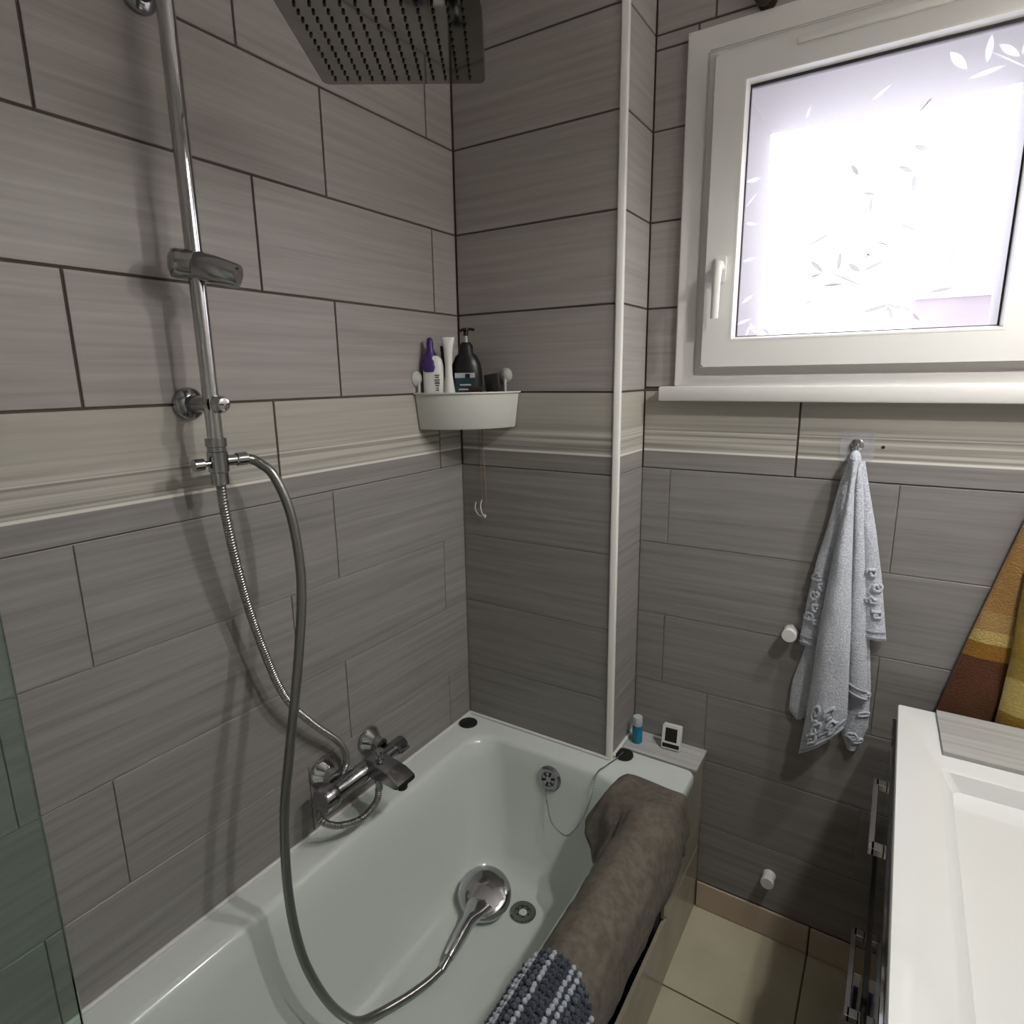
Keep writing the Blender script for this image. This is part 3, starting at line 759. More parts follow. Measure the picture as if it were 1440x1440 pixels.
# ------------------------------------------------------------------ corner basket and what it holds
bk = empty('corner_basket', (.0, .0, 1.38), 'pale grey plastic corner basket stuck in the tiled corner', 'basket')
def arcpoly(R, off, n=18):
    pts = [(off, -off), (off, -R)]
    for k in range(1, n): a = PI/2*k/n; q = (off+(R-off)*math.sin(a)*1.0, -(off+(R-off)*math.cos(a)*1.0)); pts.append(q)
    pts.append((R, -off)); return pts
bm = bmesh.new()
P_ = [[(a, b, z) for a, b in arcpoly(R, off)] for R, off, z in ((.170, .004, 1.383), (.176, .004, 1.381), (.179, .004, 1.384), (.190, .003, 1.468), (.196, .002, 1.4695), (.196, .002, 1.473), (.187, .006, 1.473), (.186, .006, 1.467), (.175, .008, 1.388), (.160, .012, 1.386))]
rings_mesh(bm, P_, True, True)
put('tray', bm, M['basketplastic'], bk, 40)
for loc, ax in (((.1525, -.002, 1.5130), (0, -1, 0)), ((.002, -.180, 1.507), (1, 0, 0))):
    bm = bmesh.new(); lathe(bm, [(0, 0), (.0185, 0), (.0185, .0012), (.012, .006), (.008, .010), (0, .010)], loc, ax, 28)
    put('suction_cup', bm, M['suction'], bk, 50)
    bm = bmesh.new(); d = Vector(ax); c = Vector(loc)+d*.006; tube(bm, [c, c+Vector((0, 0, -.042))], .004, 8, 1, False); put('suction_stem', bm, M['suction'], bk, 50)
BZ = 1.3885
def oval_rings(bm, prof, c, yawd, e=1.0, n=28):
    """prof: (half width, half depth, z)"""
    ca, sa = math.cos(math.radians(yawd)), math.sin(math.radians(yawd))
    R = []
    for w, d, z in prof:
        r = []
        for k in range(n):
            a = 2*PI*k/n; x = w*math.copysign(abs(math.cos(a))**e, math.cos(a)); y = d*math.copysign(abs(math.sin(a))**e, math.sin(a))
            r.append((c[0]+x*ca-y*sa, c[1]+x*sa+y*ca, z))
        R.append(r)
    rings_mesh(bm, R, True, True)
VY = 32   # facing the camera
# white bottle with purple cap
c = (.0335, -.152)
wb_ = empty('shampoo_bottle', (c[0], c[1], BZ), 'white bottle with purple flip cap, leftmost in the corner basket', 'bottle')
bm = bmesh.new(); oval_rings(bm, [(.025, .014, BZ), (.0262, .0150, BZ+.004), (.0262, .0150, BZ+.12), (.0255, .0150, BZ+.150), (.021, .014, BZ+.166), (.013, .011, BZ+.173)], c, VY, .8)
put('bottle_body', bm, M['whiteplastic'], wb_, 50)
bm = bmesh.new(); oval_rings(bm, [(.017, .0178, BZ+.134), (.0215, .0185, BZ+.145), (.021, .0168, BZ+.160), (.0135, .0125, BZ+.176), (.0085, .0085, BZ+.188), (.0085, .0085, BZ+.205), (.007, .007, BZ+.214), (.003, .003, BZ+.217)], (c[0]-.006, c[1]-.003), VY, .9)
put('flip_cap', bm, M['purple'], wb_, 50)
fdir = Vector((math.sin(math.radians(VY)), -math.cos(math.radians(VY)), 0)); sdir = Vector((math.cos(math.radians(VY)), math.sin(math.radians(VY)), 0))
bm = bmesh.new()
for k, (z, w) in enumerate(((.126, .012), (.121, .010), (.115, .014), (.110, .012), (.106, .013), (.101, .010), (.095, .006), (.090, .008), (.081, .012))):
    p = Vector((c[0], c[1], BZ+z)) + fdir*.0148 + sdir*.010
    rt_ = Matrix.Rotation(math.radians(VY), 4, 'Z')
    box(bm, p.x-w/2, p.x+w/2, p.y-.0008, p.y+.0008, p.z-.0011, p.z+.0011, rot=rt_)
put('printed_lettering', bm, M['blackplastic'], wb_)
# hourglass tube
c = (.0690, -.136)
tb = empty('conditioner_tube', (c[0], c[1], BZ), 'slim white waisted tube standing between the two bottles in the basket', 'tube')
bm = bmesh.new(); oval_rings(bm, [(.0165, .016, BZ), (.0165, .016, BZ+.070), (.0148, .0145, BZ+.085), (.0092, .0095, BZ+.125), (.0085, .009, BZ+.150), (.0115, .009, BZ+.19), (.0165, .006, BZ+.213), (.0165, .004, BZ+.217)], c, VY, 1)
put('tube_body', bm, M['whiteplastic'], tb, 50)
# black pump bottle
c = (.086, -.084)
pb = empty('pump_bottle', (c[0], c[1], BZ), 'large black pump bottle with teal label at the back of the basket', 'bottle')
bm = bmesh.new(); oval_rings(bm, [(.037, .024, BZ), (.0395, .026, BZ+.005), (.0395, .026, BZ+.125), (.037, .025, BZ+.150), (.028, .021, BZ+.172), (.018, .017, BZ+.180), (.017, .016, BZ+.198), (.011, .011, BZ+.206)], c, VY, .85)
put('bottle_body', bm, M['blackplastic'], pb, 50)
bm = bmesh.new(); tube(bm, [(c[0], c[1], BZ+.200), (c[0], c[1], BZ+.232)], .0042, 10, 1, False); put('pump_stem', bm, M['suction'], pb, 50)
bm = bmesh.new(); lathe(bm, [(.0065, 0), (.0065, .010), (.009, .012), (.009, .018), (0, .019)], (c[0], c[1], BZ+.222), (0, 0, 1), 16)
q = Vector((c[0], c[1], BZ+.237)); tube(bm, [q-sdir*.014-Vector((0, 0, .004)), q-sdir*.008, q+sdir*.012+Vector((0, 0, .001)), q+sdir*.022-Vector((0, 0, .001))], .0042, 10, 4, sec=lambda t: (1, .8)); put('pump_head', bm, M['blackplastic'], pb, 50)
rt_ = Matrix.Rotation(math.radians(VY), 4, 'Z')
def onlabel(dx, z0, z1, w, m, name, off=.0268, th=.0006):
    bm = bmesh.new(); p = Vector((c[0], c[1], 0)) + fdir*off + sdir*dx
    box(bm, p.x-w/2, p.x+w/2, p.y-th, p.y+th, BZ+z0, BZ+z1, rot=rt_); put(name, bm, M[m], pb)
onlabel(-.003, .078, .131, .050, 'teal', 'label')
onlabel(-.003, .119, .131, .050, 'labelwhite', 'label_stripe', .0276)
onlabel(.004, .119, .129, .012, 'blackplastic', 'label_emblem', .0283)
onlabel(-.002, .100, .104, .028, 'labelwhite', 'label_text', .0276, .0004); onlabel(-.002, .089, .0925, .034, 'labelwhite', 'label_text', .0276, .0004)
# dark bottle behind, dark brush and brown comb
c = (.040, -.112)
o_ = empty('dark_bottle', (c[0], c[1], BZ), 'dark bottle half hidden between the white bottle and the waisted tube', 'bottle')
bm = bmesh.new(); oval_rings(bm, [(.019, .013, BZ), (.020, .014, BZ+.004), (.020, .014, BZ+.13), (.017, .013, BZ+.155), (.011, .011, BZ+.168), (.010, .010, BZ+.185)], c, VY, .85); put('bottle_body', bm, M['blackplastic'], o_, 50)
bm = bmesh.new(); lathe(bm, [(.0115, 0), (.0115, .014), (0, .0145)], (c[0], c[1], BZ+.184), (0, 0, 1), 16); put('bottle_cap', bm, M['blackplastic'], o_, 50)
o_ = empty('scrub_brush', (.137, -.052, BZ), 'black block brush lying at the right end of the basket', 'brush')
bm = bmesh.new(); box(bm, .122, .160, -.056, -.032, BZ+.040, BZ+.128, .004, 2, rot=Matrix.Rotation(math.radians(-8), 4, 'Y') @ Matrix.Rotation(math.radians(25), 4, 'Z')); put('brush_block', bm, M['blackplastic'], o_, 40)
bm = bmesh.new()
for k in range(60): 
    p = Vector((.128+random.random()*.024, -.055+random.random()*.003, BZ+.05+random.random()*.06)); tube(bm, [p, p+Vector((-.004+random.random()*.004, -.009, random.random()*.004))], .0009, 5, 1, False)
tag(put('bristles', bm, M['blackplastic'], o_), kind='stuff')
o_ = empty('bath_comb', (.114, -.098, BZ), 'small brown comb leaning in front of the pump bottle in the basket', 'comb')
bm = bmesh.new(); box(bm, .090, .138, -.100, -.095, BZ+.082, BZ+.097, .002, 2, rot=Matrix.Rotation(math.radians(28), 4, 'Z'))
for k in range(12):
    p = Vector((.114, -.0975, BZ+.083)) + sdir*(-.022+.004*k); tube(bm, [p, p+Vector((0, 0, -.078))], .0012, 5, 1, False)
put('comb_body', bm, M['darkwood'], o_, 40)

# cord with ring hanging under the basket
cd = empty('hanging_cord', (.079, -.012, 1.38), 'thin cord with a pale split ring hanging below the corner basket', 'cord')
bm = bmesh.new(); tube(bm, [(.078, -.011, 1.381), (.078, -.009, 1.32), (.081, -.008, 1.25), (.0845, -.008, 1.168)], .0012, 6, 5); put('cord', bm, M['string'], cd, 60)
bm = bmesh.new(); tube(bm, [(.070, -.009, 1.176), (.066, -.010, 1.16), (.070, -.011, 1.142), (.076, -.011, 1.134), (.081, -.010, 1.132)], .0016, 8, 6); put('ring', bm, M['cream'], cd, 60)
bm = bmesh.new(); tube(bm, [(.050, -.009, 1.168), (.047, -.010, 1.152), (.053, -.010, 1.138), (.062, -.010, 1.131), (.072, -.010, 1.131)], .0015, 8, 6)
box(bm, .0755, .0835, -.013, -.009, 1.126, 1.136, .001, 1, rot=Matrix.Rotation(.5, 4, 'Y')); put('clasp', bm, M['cream'], cd, 60)
bm = bmesh.new(); tube(bm, [(.063, -.008, 1.380), (.066, -.007, 1.28), (.070, -.008, 1.176)], .0009, 6, 4); put('second_strand', bm, M['string'], cd, 60)

# ------------------------------------------------------------------ ledge: blue bottle, weather gauge
bb_ = empty('travel_bottle', (.4975, .112, .5035), 'small bottle of bright blue gel on the grey ledge beside the pier', 'bottle')
bm = bmesh.new(); lathe(bm, [(.0125, 0), (.0142, .002), (.0142, .046), (.012, .051), (.0115, .052)], (.4975, .112, .5037), (0, 0, 1), 28); put('gel_body', bm, M['blueliquid'], bb_, 40)
bm = bmesh.new(); lathe(bm, [(.0132, 0), (.0138, .001), (.0132, .024), (.0125, .026), (0, .0265)], (.4975, .112, .5555), (0, 0, 1), 28); put('cap', bm, M['capclear'], bb_, 40)
hg = empty('hygrometer', (.590, .125, .5036), 'small white digital thermometer with dark display on the grey ledge', 'thermometer')
bm = bmesh.new(); ngon_prism(bm, rrect(-.0255, .0255, 0, .066, .004, 4), lambda a, b, d: (a, d, b), -.008, .008)
bmesh.ops.bevel(bm, geom=[e for e in bm.edges if len(e.link_faces) == 2 and e.calc_face_angle(0) > 1.2], offset=.0012, segments=2, affect='EDGES')
hgb = finish('gauge_case', bm, M['whiteplastic'], hg, 40)
bm = bmesh.new(); box(bm, -.017, .015, -.0088, -.0075, .021, .058); finish('display', bm, M['lcd'], hgb)
bm = bmesh.new(); box(bm, -.0225, .0225, -.0088, -.0075, .004, .015); finish('lower_display', bm, M['lcd'], hgb)
hgb.rotation_euler = (math.radians(-12), 0, math.radians(4)); hgb.location = (0, 0, .002)

# ------------------------------------------------------------------ window-wall fittings
hk = empty('adhesive_hook', (.9566, D, 1.35), 'clear square adhesive hook holding the pale blue towel', 'hook')
bm = bmesh.new(); ngon_prism(bm, rrect(.924, .990, 1.316, 1.382, .006, 4), lambda a, b, d: (a, d, b), D-.0025, D-.0004); put('pad', bm, M['clearpad2'], hk, 40)
bm = bmesh.new(); lathe(bm, [(0, 0), (.013, 0), (.0135, .003), (.008, .006)], (.957, D-.0025, 1.352), (0, -1, 0), 24); tube(bm, [(.957, .166, 1.352), (.957, .152, 1.345), (.957, .140, 1.342), (.957, .135, 1.352)], .0035, 10, 5); put('hook_pin', bm, M['chrome'], hk, 50)
bm = bmesh.new(); lathe(bm, [(0, .0008), (.0036, .0008), (.0036, -.002)], (1.0064, D, 1.3487), (0, -1, 0), 16, False)
tag(finish('screw_hole', bm, M['rubber']), 'small black drill hole in the white-striped tile right of the hook', 'hole')
for z, zz, lb in ((.892, .885, 'white round peg on the wall left of the pale blue towel'), (.190, .185, 'white round peg low on the wall above the skirting')):
    bm = bmesh.new(); lathe(bm, [(.0168, 0), (.0160, .004), (.0155, .022), (.0168, .026), (.0168, .033), (.0155, .0355), (0, .036)], (.858, D-.0004, z), (0, -1, 0), 28)
    tag(finish('wall_peg', bm, M['whiteplastic'], smooth=40), lb, 'peg')
kb = empty('curtain_rod_bracket', (.706, .155, 2.262), 'dark brown round bracket end above the window frame', 'bracket')
bm = bmesh.new(); lathe(bm, [(.020, 0), (.020, .006), (.010, .009), (.010, .020), (.021, .024), (.022, .034), (.015, .042), (0, .044)], (.707, D-.0004, 2.271), (0, -1, 0), 28); put('knob', bm, M['darkwood'], kb, 40)

# ------------------------------------------------------------------ cloth
def resample(pl, n):
    P = [Vector((a, b)) for a, b in pl]; d = [0]
    for a, b in zip(P[:-1], P[1:]): d.append(d[-1]+(b-a).length)
    out = []
    for i in range(n):
        t = d[-1]*i/(n-1); k = 0
        while k < len(d)-2 and d[k+1] < t: k += 1
        f = (t-d[k])/max(d[k+1]-d[k], 1e-9); out.append(P[k].lerp(P[k+1], min(1, f)))
    return out
def leaf_cloth(bm, Lp, Rp, yb, bulge, th=.006, n=46, m=12, wav=.002, seed=0, skew=1.0):
    """hanging fold between two outlines (x,z); yb = y of its edges, bulging into the room"""
    uvl = bm.loops.layers.uv.verify()
    Ls, Rs = resample(Lp, n), resample(Rp, n)
    F = []; B = []
    for i in range(n):
        t = i/(n-1); f = []; b = []
        for k in range(m+1):
            s = k/m
            p = Ls[i].lerp(Rs[i], s)
            prof = math.sin(PI*s**skew)**.7 if 0 < s < 1 else 0
            g = (.35+.65*min(1, t*3))
            y = yb - bulge*prof*g
            w = noise.noise(Vector((p.x*35+seed, p.y*14, seed*3.1)))*wav + noise.noise(Vector((p.x*160, p.y*160, seed)))*.0009
            y += w*g
            f.append(bm.verts.new((p.x, y, p.y)))
            b.append(bm.verts.new((p.x, min(y+th*(.4+.6*prof), D-.004), p.y)))
        F.append(f); B.append(b)
    def quad(vs, us):
        fc = bm.faces.new(vs)
        for lp, uv in zip(fc.loops, us): lp[uvl].uv = uv
    for i in range(n-1):
        t0, t1 = i/(n-1), (i+1)/(n-1)
        for k in range(m):
            s0, s1 = k/m, (k+1)/m
            us = ((s0, t0), (s1, t0), (s1, t1), (s0, t1))
            quad((F[i][k], F[i][k+1], F[i+1][k+1], F[i+1][k]), us)
            quad((B[i][k+1], B[i][k], B[i+1][k], B[i+1][k+1]), (us[1], us[0], us[3], us[2]))
        for k in (0, m): quad((F[i][k], F[i+1][k], B[i+1][k], B[i][k]), ((k/m, t0), (k/m, t1), (k/m, t1), (k/m, t0)))
    for i in (0, n-1):
        for k in range(m): quad((F[i][k], F[i][k+1], B[i][k+1], B[i][k]), ((k/m, i/(n-1)),)*4)
ht = empty('hand_towel', (.957, .15, 1.34), 'pale blue-grey hand towel with scroll-embossed border hanging from the clear hook', 'towel')
folds = [
 ('left', [(.9452,1.318),(.9319,1.2689),(.9165,1.1704),(.9005,1.0846),(.8898,.9965),(.8798,.8728)], [(.962,1.318),(.9600,1.255),(.948,1.1729),(.938,1.0887),(.930,1.0022),(.925,.8738)], .154, .013, 1),
 ('left_under', [(.905,1.05),(.8916,.8568),(.8717,.7676),(.8695,.6902),(.8876,.6666)], [(.94,1.05),(.925,.8615),(.925,.779),(.922,.7229),(.910,.6813)], .163, .009, 2),
 ('right_under', [(.975,1.1),(.975,.9104),(.977,.788),(.982,.676),(1.0041,.6241)], [(1.000,1.1),(1.0227,.918),(1.037,.7993),(1.0416,.6925),(1.0256,.6316)], .163, .010, 3),
 ('right', [(.958,1.3175),(.968,1.256),(.980,1.1618),(.992,1.0493),(1.006,.9177)], [(.9761,1.3183),(.99,1.2572),(1.0124,1.1648),(1.034,1.0546),(1.0559,.917)], .156, .012, 4),
 ('mid', [(.9585,1.319),(.9606,1.2573),(.965,1.163),(.969,1.0497),(.976,.9329),(.985,.8125),(.988,.7804)], [(.9680,1.3195),(.9786,1.2587),(.9902,1.1653),(1.0035,1.0539),(1.0159,.9392),(1.0272,.8211),(1.0343,.7612)], .147, .013, 5),
 ('main', [(.9500,1.325),(.949,1.2579),(.9404,1.1614),(.9294,1.0441),(.9208,.922),(.9163,.7957),(.9117,.7017),(.9043,.5981)], [(.9650,1.3255),(.9627,1.2588),(.9691,1.1649),(.9767,1.0522),(.986,.9364),(.9928,.8164),(.998,.7283),(.9927,.6901)], .127, .022, 6)]
bm = bmesh.new()
for nm, lp, rp, yb, bg_, sd in folds: leaf_cloth(bm, lp, rp, yb, bg_, .007, seed=sd, wav=.004)
# gathered top over the hook
bmesh.ops.create_uvsphere(bm, u_segments=20, v_segments=12, radius=1, matrix=Matrix.Translation((.957, .139, 1.322)) @ Matrix.Diagonal((.0125, .016, .022, 1)))
put('terry_cloth', bm, M['terry_blue'], ht, 70)
# border bands with raised scrolls
def at_fold(f, t, s, lift=.003):
    lp, rp, yb, bg_ = f[1], f[2], f[3], f[4]
    n = 60; a = resample(lp, n)[int(t*(n-1))]; b = resample(rp, n)[int(t*(n-1))]
    p = a.lerp(b, s); prof = math.sin(PI*s)**.7 if 0 < s < 1 else 0
    return Vector((p.x, yb - bg_*prof*(.35+.65*min(1, t*3)) - lift, p.y))
def scroll(bm, f, t, s, r, turns=1.3, ph=0):
    pts = []
    n = 14
    for k in range(n+1):
        a = ph + turns*2*PI*k/n; rr_ = r*(1-.75*k/n)
        c_ = at_fold(f, t, s, .0025); q = at_fold(f, min(.995, t+.01), s); 
        w = (Vector(f[2][-1])-Vector(f[1][-1])).length
        ss = min(.97, max(.03, s + rr_*math.cos(a)/w)); tt = min(.995, max(0, t + rr_*math.sin(a)/.62))
        pts.append(at_fold(f, tt, ss, .0030))
    tube(bm, pts, lambda u_: .0042*(1-.3*u_), 7, 2)
bm = bmesh.new()
rs = random.Random(3)
for f, ts, rr_ in ((folds[5], ((.86, .28), (.89, .62), (.925, .35), (.955, .7), (.965, .25)), .018), (folds[0], ((.62, .25), (.66, .65), (.72, .3), (.78, .6), (.84, .3), (.86, .7)), .014),
                  (folds[3], ((.62, .6), (.70, .75), (.78, .55), (.86, .7)), .014), (folds[2], ((.92, .5), (.95, .75), (.80, .86), (.70, .88)), .009)):
    for t, s in ts: scroll(bm, f, t, s, rr_, 1.2, rs.random()*6)
tag(put('raised_scrolls', bm, M['terry_blue'], ht, 60), kind='stuff')
def hem(f, t, m_=14):
    bm = bmesh.new()
    pts = [at_fold(f, t, .02+.96*k/m_, .0015) for k in range(m_+1)]
    tube(bm, pts, .0026, 6, 2); put('hem', bm, M['terry_blue2'], ht, 60)
for f in (folds[0], folds[3], folds[4], folds[5]):
    hem(f, .985); hem(f, .955)

bt = empty('bath_towel', (1.33, .15, 1.5), 'tan and dark brown striped bath towel with mustard fold at the right edge', 'towel')
bm = bmesh.new()
leaf_cloth(bm, [(1.318, 1.47), (1.2567, 1.209), (1.232, 1.0991), (1.2117, 1.0117), (1.1901, .9119), (1.1743, .8338), (1.1611, .7709), (1.150, .73)],
               [(1.345, 1.47), (1.300, 1.21), (1.300, 1.07), (1.295, 1.02), (1.292, .93), (1.290, .86), (1.290, .77), (1.288, .725)], .150, .013, .007, seed=11, wav=.004)
bmesh.ops.create_uvsphere(bm, u_segments=16, v_segments=10, radius=1, matrix=Matrix.Translation((1.335, .145, 1.475)) @ Matrix.Diagonal((.022, .014, .025, 1)))
put('striped_cloth', bm, M['towel_tan'], bt, 70)
bm = bmesh.new()
leaf_cloth(bm, [(1.33, 1.47), (1.292, 1.25), (1.2705, 1.1331), (1.2685, 1.0305), (1.269, .9399), (1.2666, .8693), (1.2619, .7961), (1.258, .74)],
               [(1.35, 1.47), (1.40, 1.25), (1.43, 1.13), (1.45, 1.03), (1.46, .94), (1.465, .87), (1.47, .79), (1.47, .73)], .124, .024, .006, seed=12, wav=.005)
put('mustard_fold', bm, M['towel_must'], bt, 70)
bh = empty('towel_hook', (1.337, D, 1.49), 'chrome wall hook above the bath towel, at the right edge', 'hook')
bm = bmesh.new(); lathe(bm, [(0, 0), (.018, 0), (.018, .004), (.006, .006), (.006, .035), (.010, .037), (0, .045)], (1.337, D-.0004, 1.505), (0, -1, 0), 24); put('hook_body', bm, M['chrome'], bh, 40)

# ------------------------------------------------------------------ towel over the bath rim and chenille mat on it
END = [(.470, .420), (.492, .458), (.515, .494), (.540, .5050), (.585, .5055), (.635, .5055), (.668, .5045), (.681, .496), (.684, .470), (.687, .445), (.690, .425), (.692, .405)]
MID = [(.545, .380), (.556, .430), (.568, .482), (.592, .506), (.602, .530), (.618, .563), (.650, .582), (.686, .574), (.714, .540), (.724, .495), (.722, .466), (.719, .446)]
ROLL = [(.606, .5065), (.602, .508), (.600, .512), (.606, .532), (.624, .562), (.652, .582), (.684, .577), (.710, .552), (.722, .514), (.724, .486), (.722, .466), (.719, .450)]
def rollprof(y):
    st = lambda t: (lambda u: u*u*(3-2*u))(max(0, min(1, t)))
    t = st((-.075 - y)/.17); t2 = st((-.20-y)/.26)
    pr = []
    for (a, b), (c_, d_), (e, f) in zip(END, MID, ROLL):
        c_, d_ = c_+(e-c_)*t2, d_+(f-d_)*t2
        pr.append((a+(c_-a)*t, b+(d_-b)*t))
    return pr
def prof_pt(y, s):
    pr = rollprof(y); P = catmull([(a, 0, b) for a, b in pr], 6)
    x = s*(len(P)-1); k = min(int(x), len(P)-2); q = P[k].lerp(P[k+1], x-k)
    return Vector((q.x, y, q.z))
rt_o = empty('rim_towel', (.66, -.5, .5), 'taupe brown towel draped over the front rim of the bath', 'towel')
bm = bmesh.new(); NV, NU = 120, 60; V = []
for i in range(NV+1):
    y = -.046 - (1.35-.046)*i/NV
    pr = rollprof(y); P = catmull([(a, 0, b) for a, b in pr], 6); row = []
    for k in range(NU+1):
        s = k/NU; x = s*(len(P)-1); kk = min(int(x), len(P)-2); q = P[kk].lerp(P[kk+1], x-kk)
        a = P[max(0, kk-1)]; b = P[min(len(P)-1, kk+2)]; tg = (b-a).normalized(); nrm = Vector((-tg.z, 0, tg.x))
        edge = min(1, i/6)
        w = noise.noise(Vector((q.x*22, y*12, q.z*22)))*.0060 + noise.noise(Vector((q.x*60, y*45, q.z*60+9)))*.0022
        # creases where the flat end meets the roll
        w += .007*math.exp(-((y+.135-.03*math.sin(s*7))/.014)**2) - .006*math.exp(-((y+.165-.03*math.sin(s*7))/.012)**2)
        w += -.010*math.exp(-((s-.23)/.05)**2)*min(1, max(0, (-y-.10)/.08))*max(0, 1-(-y-.10)/.35)
        yy = y + (.003*math.sin(s*9)+.002*math.sin(s*23))*(1-edge)
        yy -= .075*max(0, 1-s/.25)*max(0, 1-i/30)
        pt = Vector((q.x, yy, q.z)) + nrm*(.0035+max(-.0025, w)*edge)
        if k > NU-3: pt.z += .010*math.sin(y*9)
        row.append(bm.verts.new(pt))
    V.append(row)
for i in range(NV):
    for k in range(NU): bm.faces.new((V[i][k], V[i][k+1], V[i+1][k+1], V[i+1][k]))
o = put('towel_cloth', bm, M['terry_brown'], rt_o, 75)
md = o.modifiers.new('thickness', 'SOLIDIFY'); md.thickness = .005; md.offset = 0
# rolled mat under the towel that gives it its bulk
bm = bmesh.new(); tube(bm, [(.650, -.20, .527), (.650, -.60, .527), (.650, -1.33, .527)], .030, 16, 8, sec=lambda t: (1, 1))
put('inner_roll', bm, M['terry_brown'], rt_o, 60)

cm = empty('chenille_mat', (.66, -.9, .57), 'navy and pale blue striped chenille mat laid over the brown towel', 'bath mat')
bm = bmesh.new()
def mat_y0(s): return -.650 - (.10 if s < .45 else .06)*((s-.45)/.30)**2
NS = 30
S0, S1 = .13, .78
base = []
for i in range(36):
    row = []
    for k in range(NS+1):
        s = S0+(S1-S0)*k/NS
        y = mat_y0(s)+(-1.30-mat_y0(s))*i/35
        q = prof_pt(y, s); a = prof_pt(y, max(0, s-.02)); b = prof_pt(y, min(1, s+.02)); tg = (b-a).normalized(); nr = Vector((-tg.z, 0, tg.x))
        row.append(bm.verts.new(q+nr*.012))
    base.append(row)
for i in range(35):
    for k in range(NS): bm.faces.new((base[i][k], base[i][k+1], base[i+1][k+1], base[i+1][k]))
M['navy'] = towel_mat('navy_chenille', (.022, .027, .042), (.05, .06, .085), 300, .6)
M['midblue'] = towel_mat('slate_chenille', (.05, .06, .085), (.10, .115, .145), 300, .6)
M['palechen'] = towel_mat('pale_blue_chenille', (.30, .33, .38), (.48, .51, .56), 300, .6)
o = put('mat_base', bm, M['navy'], cm, 70)
md = o.modifiers.new('thickness', 'SOLIDIFY'); md.thickness = .006; md.offset = -1
groups = {'navy': bmesh.new(), 'midblue': bmesh.new(), 'palechen': bmesh.new()}
ico = bmesh.new(); bmesh.ops.create_icosphere(ico, subdivisions=1, radius=1)
icov = [v.co.copy() for v in ico.verts]; icof = [[v.index for v in f.verts] for f in ico.faces]; ico.free()
pat = ['palechen', 'navy', 'navy', 'palechen', 'palechen', 'midblue', 'navy', 'navy', 'palechen', 'palechen', 'midblue', 'navy', 'palechen', 'palechen', 'navy', 'midblue']
rs = random.Random(5)
NR = 25
for k in range(NR):
    s = S0+(S1-S0)*(k+.5)/NR
    kind = pat[(k+4) % len(pat)]
    y = mat_y0(s)-.004; g = groups[kind]
    while y > -1.29:
        q = prof_pt(y, s); a = prof_pt(y, s-.02); b = prof_pt(y, s+.02); tg = (b-a).normalized(); nr = Vector((-tg.z, 0, tg.x))
        c_ = q + nr*(.0135+rs.random()*.002) + Vector((0, rs.uniform(-.0015, .0015), 0)) + tg*rs.uniform(-.001, .001)
        rx, ry, rz_ = rs.uniform(.0044, .0056), rs.uniform(.0056, .0068), rs.uniform(.0045, .006)
        vs = [g.verts.new(c_ + tg*(v.x*rx) + Vector((0, 1, 0))*(v.y*ry) + nr*(v.z*rz_)) for v in icov]
        for f in icof: g.faces.new([vs[i] for i in f])
        y -= .0105
for kd, nm in (('palechen', 'pale_loops'), ('midblue', 'slate_loops'), ('navy', 'navy_loops')):
    o = put(nm, groups[kd], M[kd], cm, 80); tag(o, kind='stuff')

# ------------------------------------------------------------------ vanity and basin
vn = empty('vanity_cabinet', (1.33, -.37, 0), 'dark glossy vanity cabinet with chrome loop handles at the right edge', 'cabinet')
VX, VY1, VY0 = 1.0845, .090, -.84
bm = bmesh.new(); box(bm, VX+.019, XR-.002, VY0, VY1, .10, .685); put('carcass', bm, M['gloss'], vn)
bm = bmesh.new(); box(bm, VX+.08, XR-.02, VY0+.03, VY1-.03, .0, .10); put('plinth', bm, M['blackvoid'], vn)
for z0, z1, hz, dx in ((.445, .768, .705, 0.0), (.10, .441, .345, -.005)):
    bm = bmesh.new(); box(bm, VX+dx, VX+.0185, VY0, VY1, z0, z1, .0012, 1); dw = put('drawer', bm, M['gloss'], vn, 30)
    hx = VX+dx
    bm = bmesh.new()
    box(bm, hx-.0235, hx-.0135, -.290, -.072, hz-.007, hz+.007, .001, 1)
    for yy in (-.290, -.092): box(bm, hx-.0185, hx+.0, yy, yy+.020, hz-.007, hz+.007, .001, 1)
    put('drawer_handle', bm, M['chrome'], dw, 30)
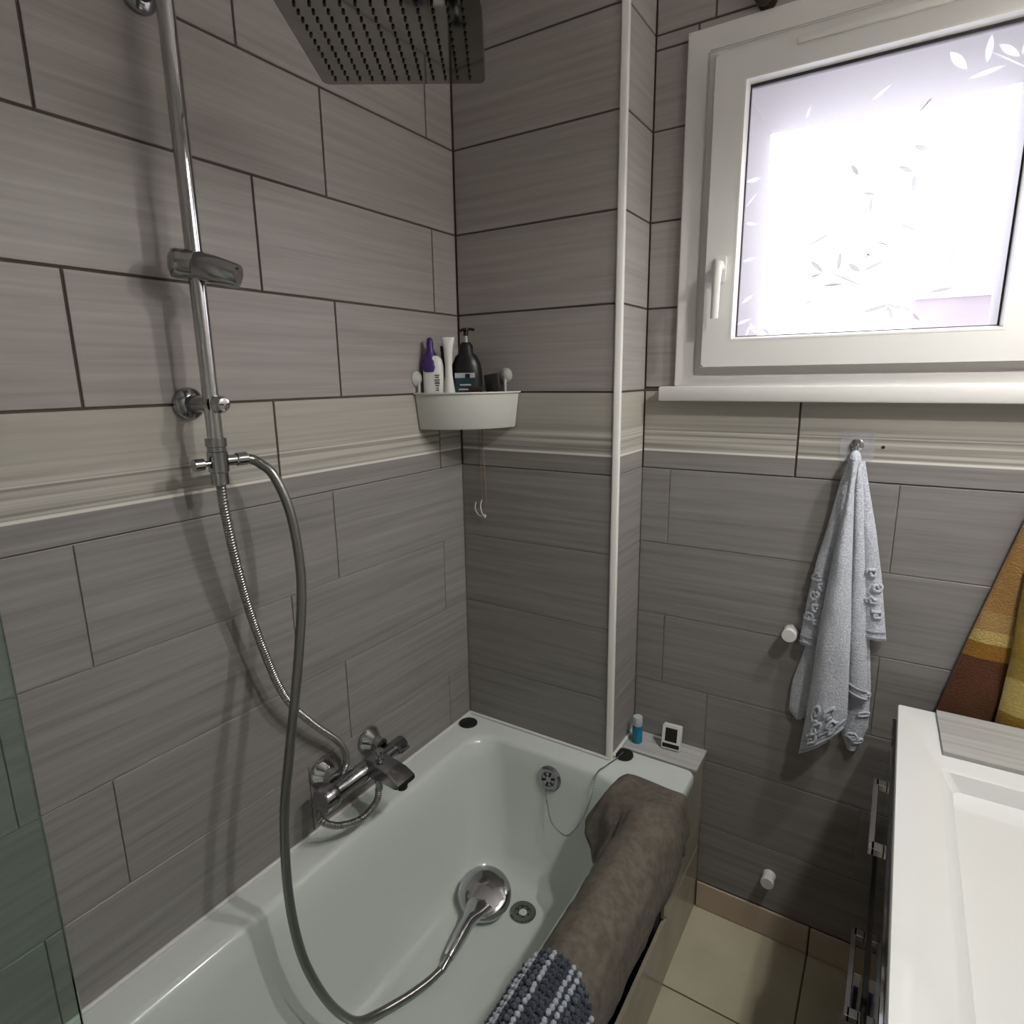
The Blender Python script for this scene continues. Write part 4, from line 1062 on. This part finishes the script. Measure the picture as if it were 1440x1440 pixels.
# invented card at the lower handle, stands in for a bright window reflection
tg_ = empty('reflection_card', (VX-.012, -.29, .30), 'made-up white card with violet edging, in place of a window reflection by the lower drawer handle', 'card')
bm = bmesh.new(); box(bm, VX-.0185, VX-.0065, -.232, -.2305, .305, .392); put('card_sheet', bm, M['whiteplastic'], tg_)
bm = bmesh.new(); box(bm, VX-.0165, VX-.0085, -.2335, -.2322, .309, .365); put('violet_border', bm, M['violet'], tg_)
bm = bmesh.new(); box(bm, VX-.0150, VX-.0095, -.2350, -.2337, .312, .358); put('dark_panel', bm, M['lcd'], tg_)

bs = empty('washbasin', (1.33, -.37, .77), 'white rectangular washbasin on the dark vanity at the right edge', 'washbasin')
def rb(x0, x1, y0, y1, r, z): return [(a, b, z) for a, b in rrect(x0, x1, y0, y1, r, 6)]
bm = bmesh.new()
rings_mesh(bm, [rb(1.10, XR-.004, -.85, .094, .004, .7685), rb(1.0915, XR-.004, -.86, .098, .004, .772), rb(1.0905, XR-.003, -.862, .099, .004, .776), rb(1.0905, XR-.003, -.862, .099, .004, .797), rb(1.0925, XR-.003, -.860, .097, .004, .800),
    rb(1.158, 1.50, -.76, -.118, .012, .800), rb(1.163, 1.496, -.755, -.1245, .012, .797), rb(1.180, 1.480, -.74, -.134, .014, .770), rb(1.218, 1.455, -.70, -.152, .02, .706), rb(1.228, 1.445, -.69, -.165, .02, .698), rb(1.29, 1.40, -.60, -.24, .02, .695)], True, True)
put('basin_body', bm, M['ceramic'], bs, 40)
bm = bmesh.new(); lathe(bm, [(0, .004), (.018, .004), (.022, .001), (.022, -.001)], (1.345, -.42, .696), (0, 0, 1), 28, False); put('waste', bm, M['chrome'], bs, 40)
# loose tile on the back of the basin
bm = bmesh.new()
ngon_prism(bm, [(1.1595, .094), (1.1655, -.074), (1.545, -.072), (1.545, .096)], lambda a, b, d: (a, -d, b), .8005, .8085)
o = finish('loose_tile', bm, M['tile_pale']); o.rotation_euler = (-PI/2, 0, 0); tag(o, 'loose pale grey tile lying across the back of the white washbasin', 'tile')
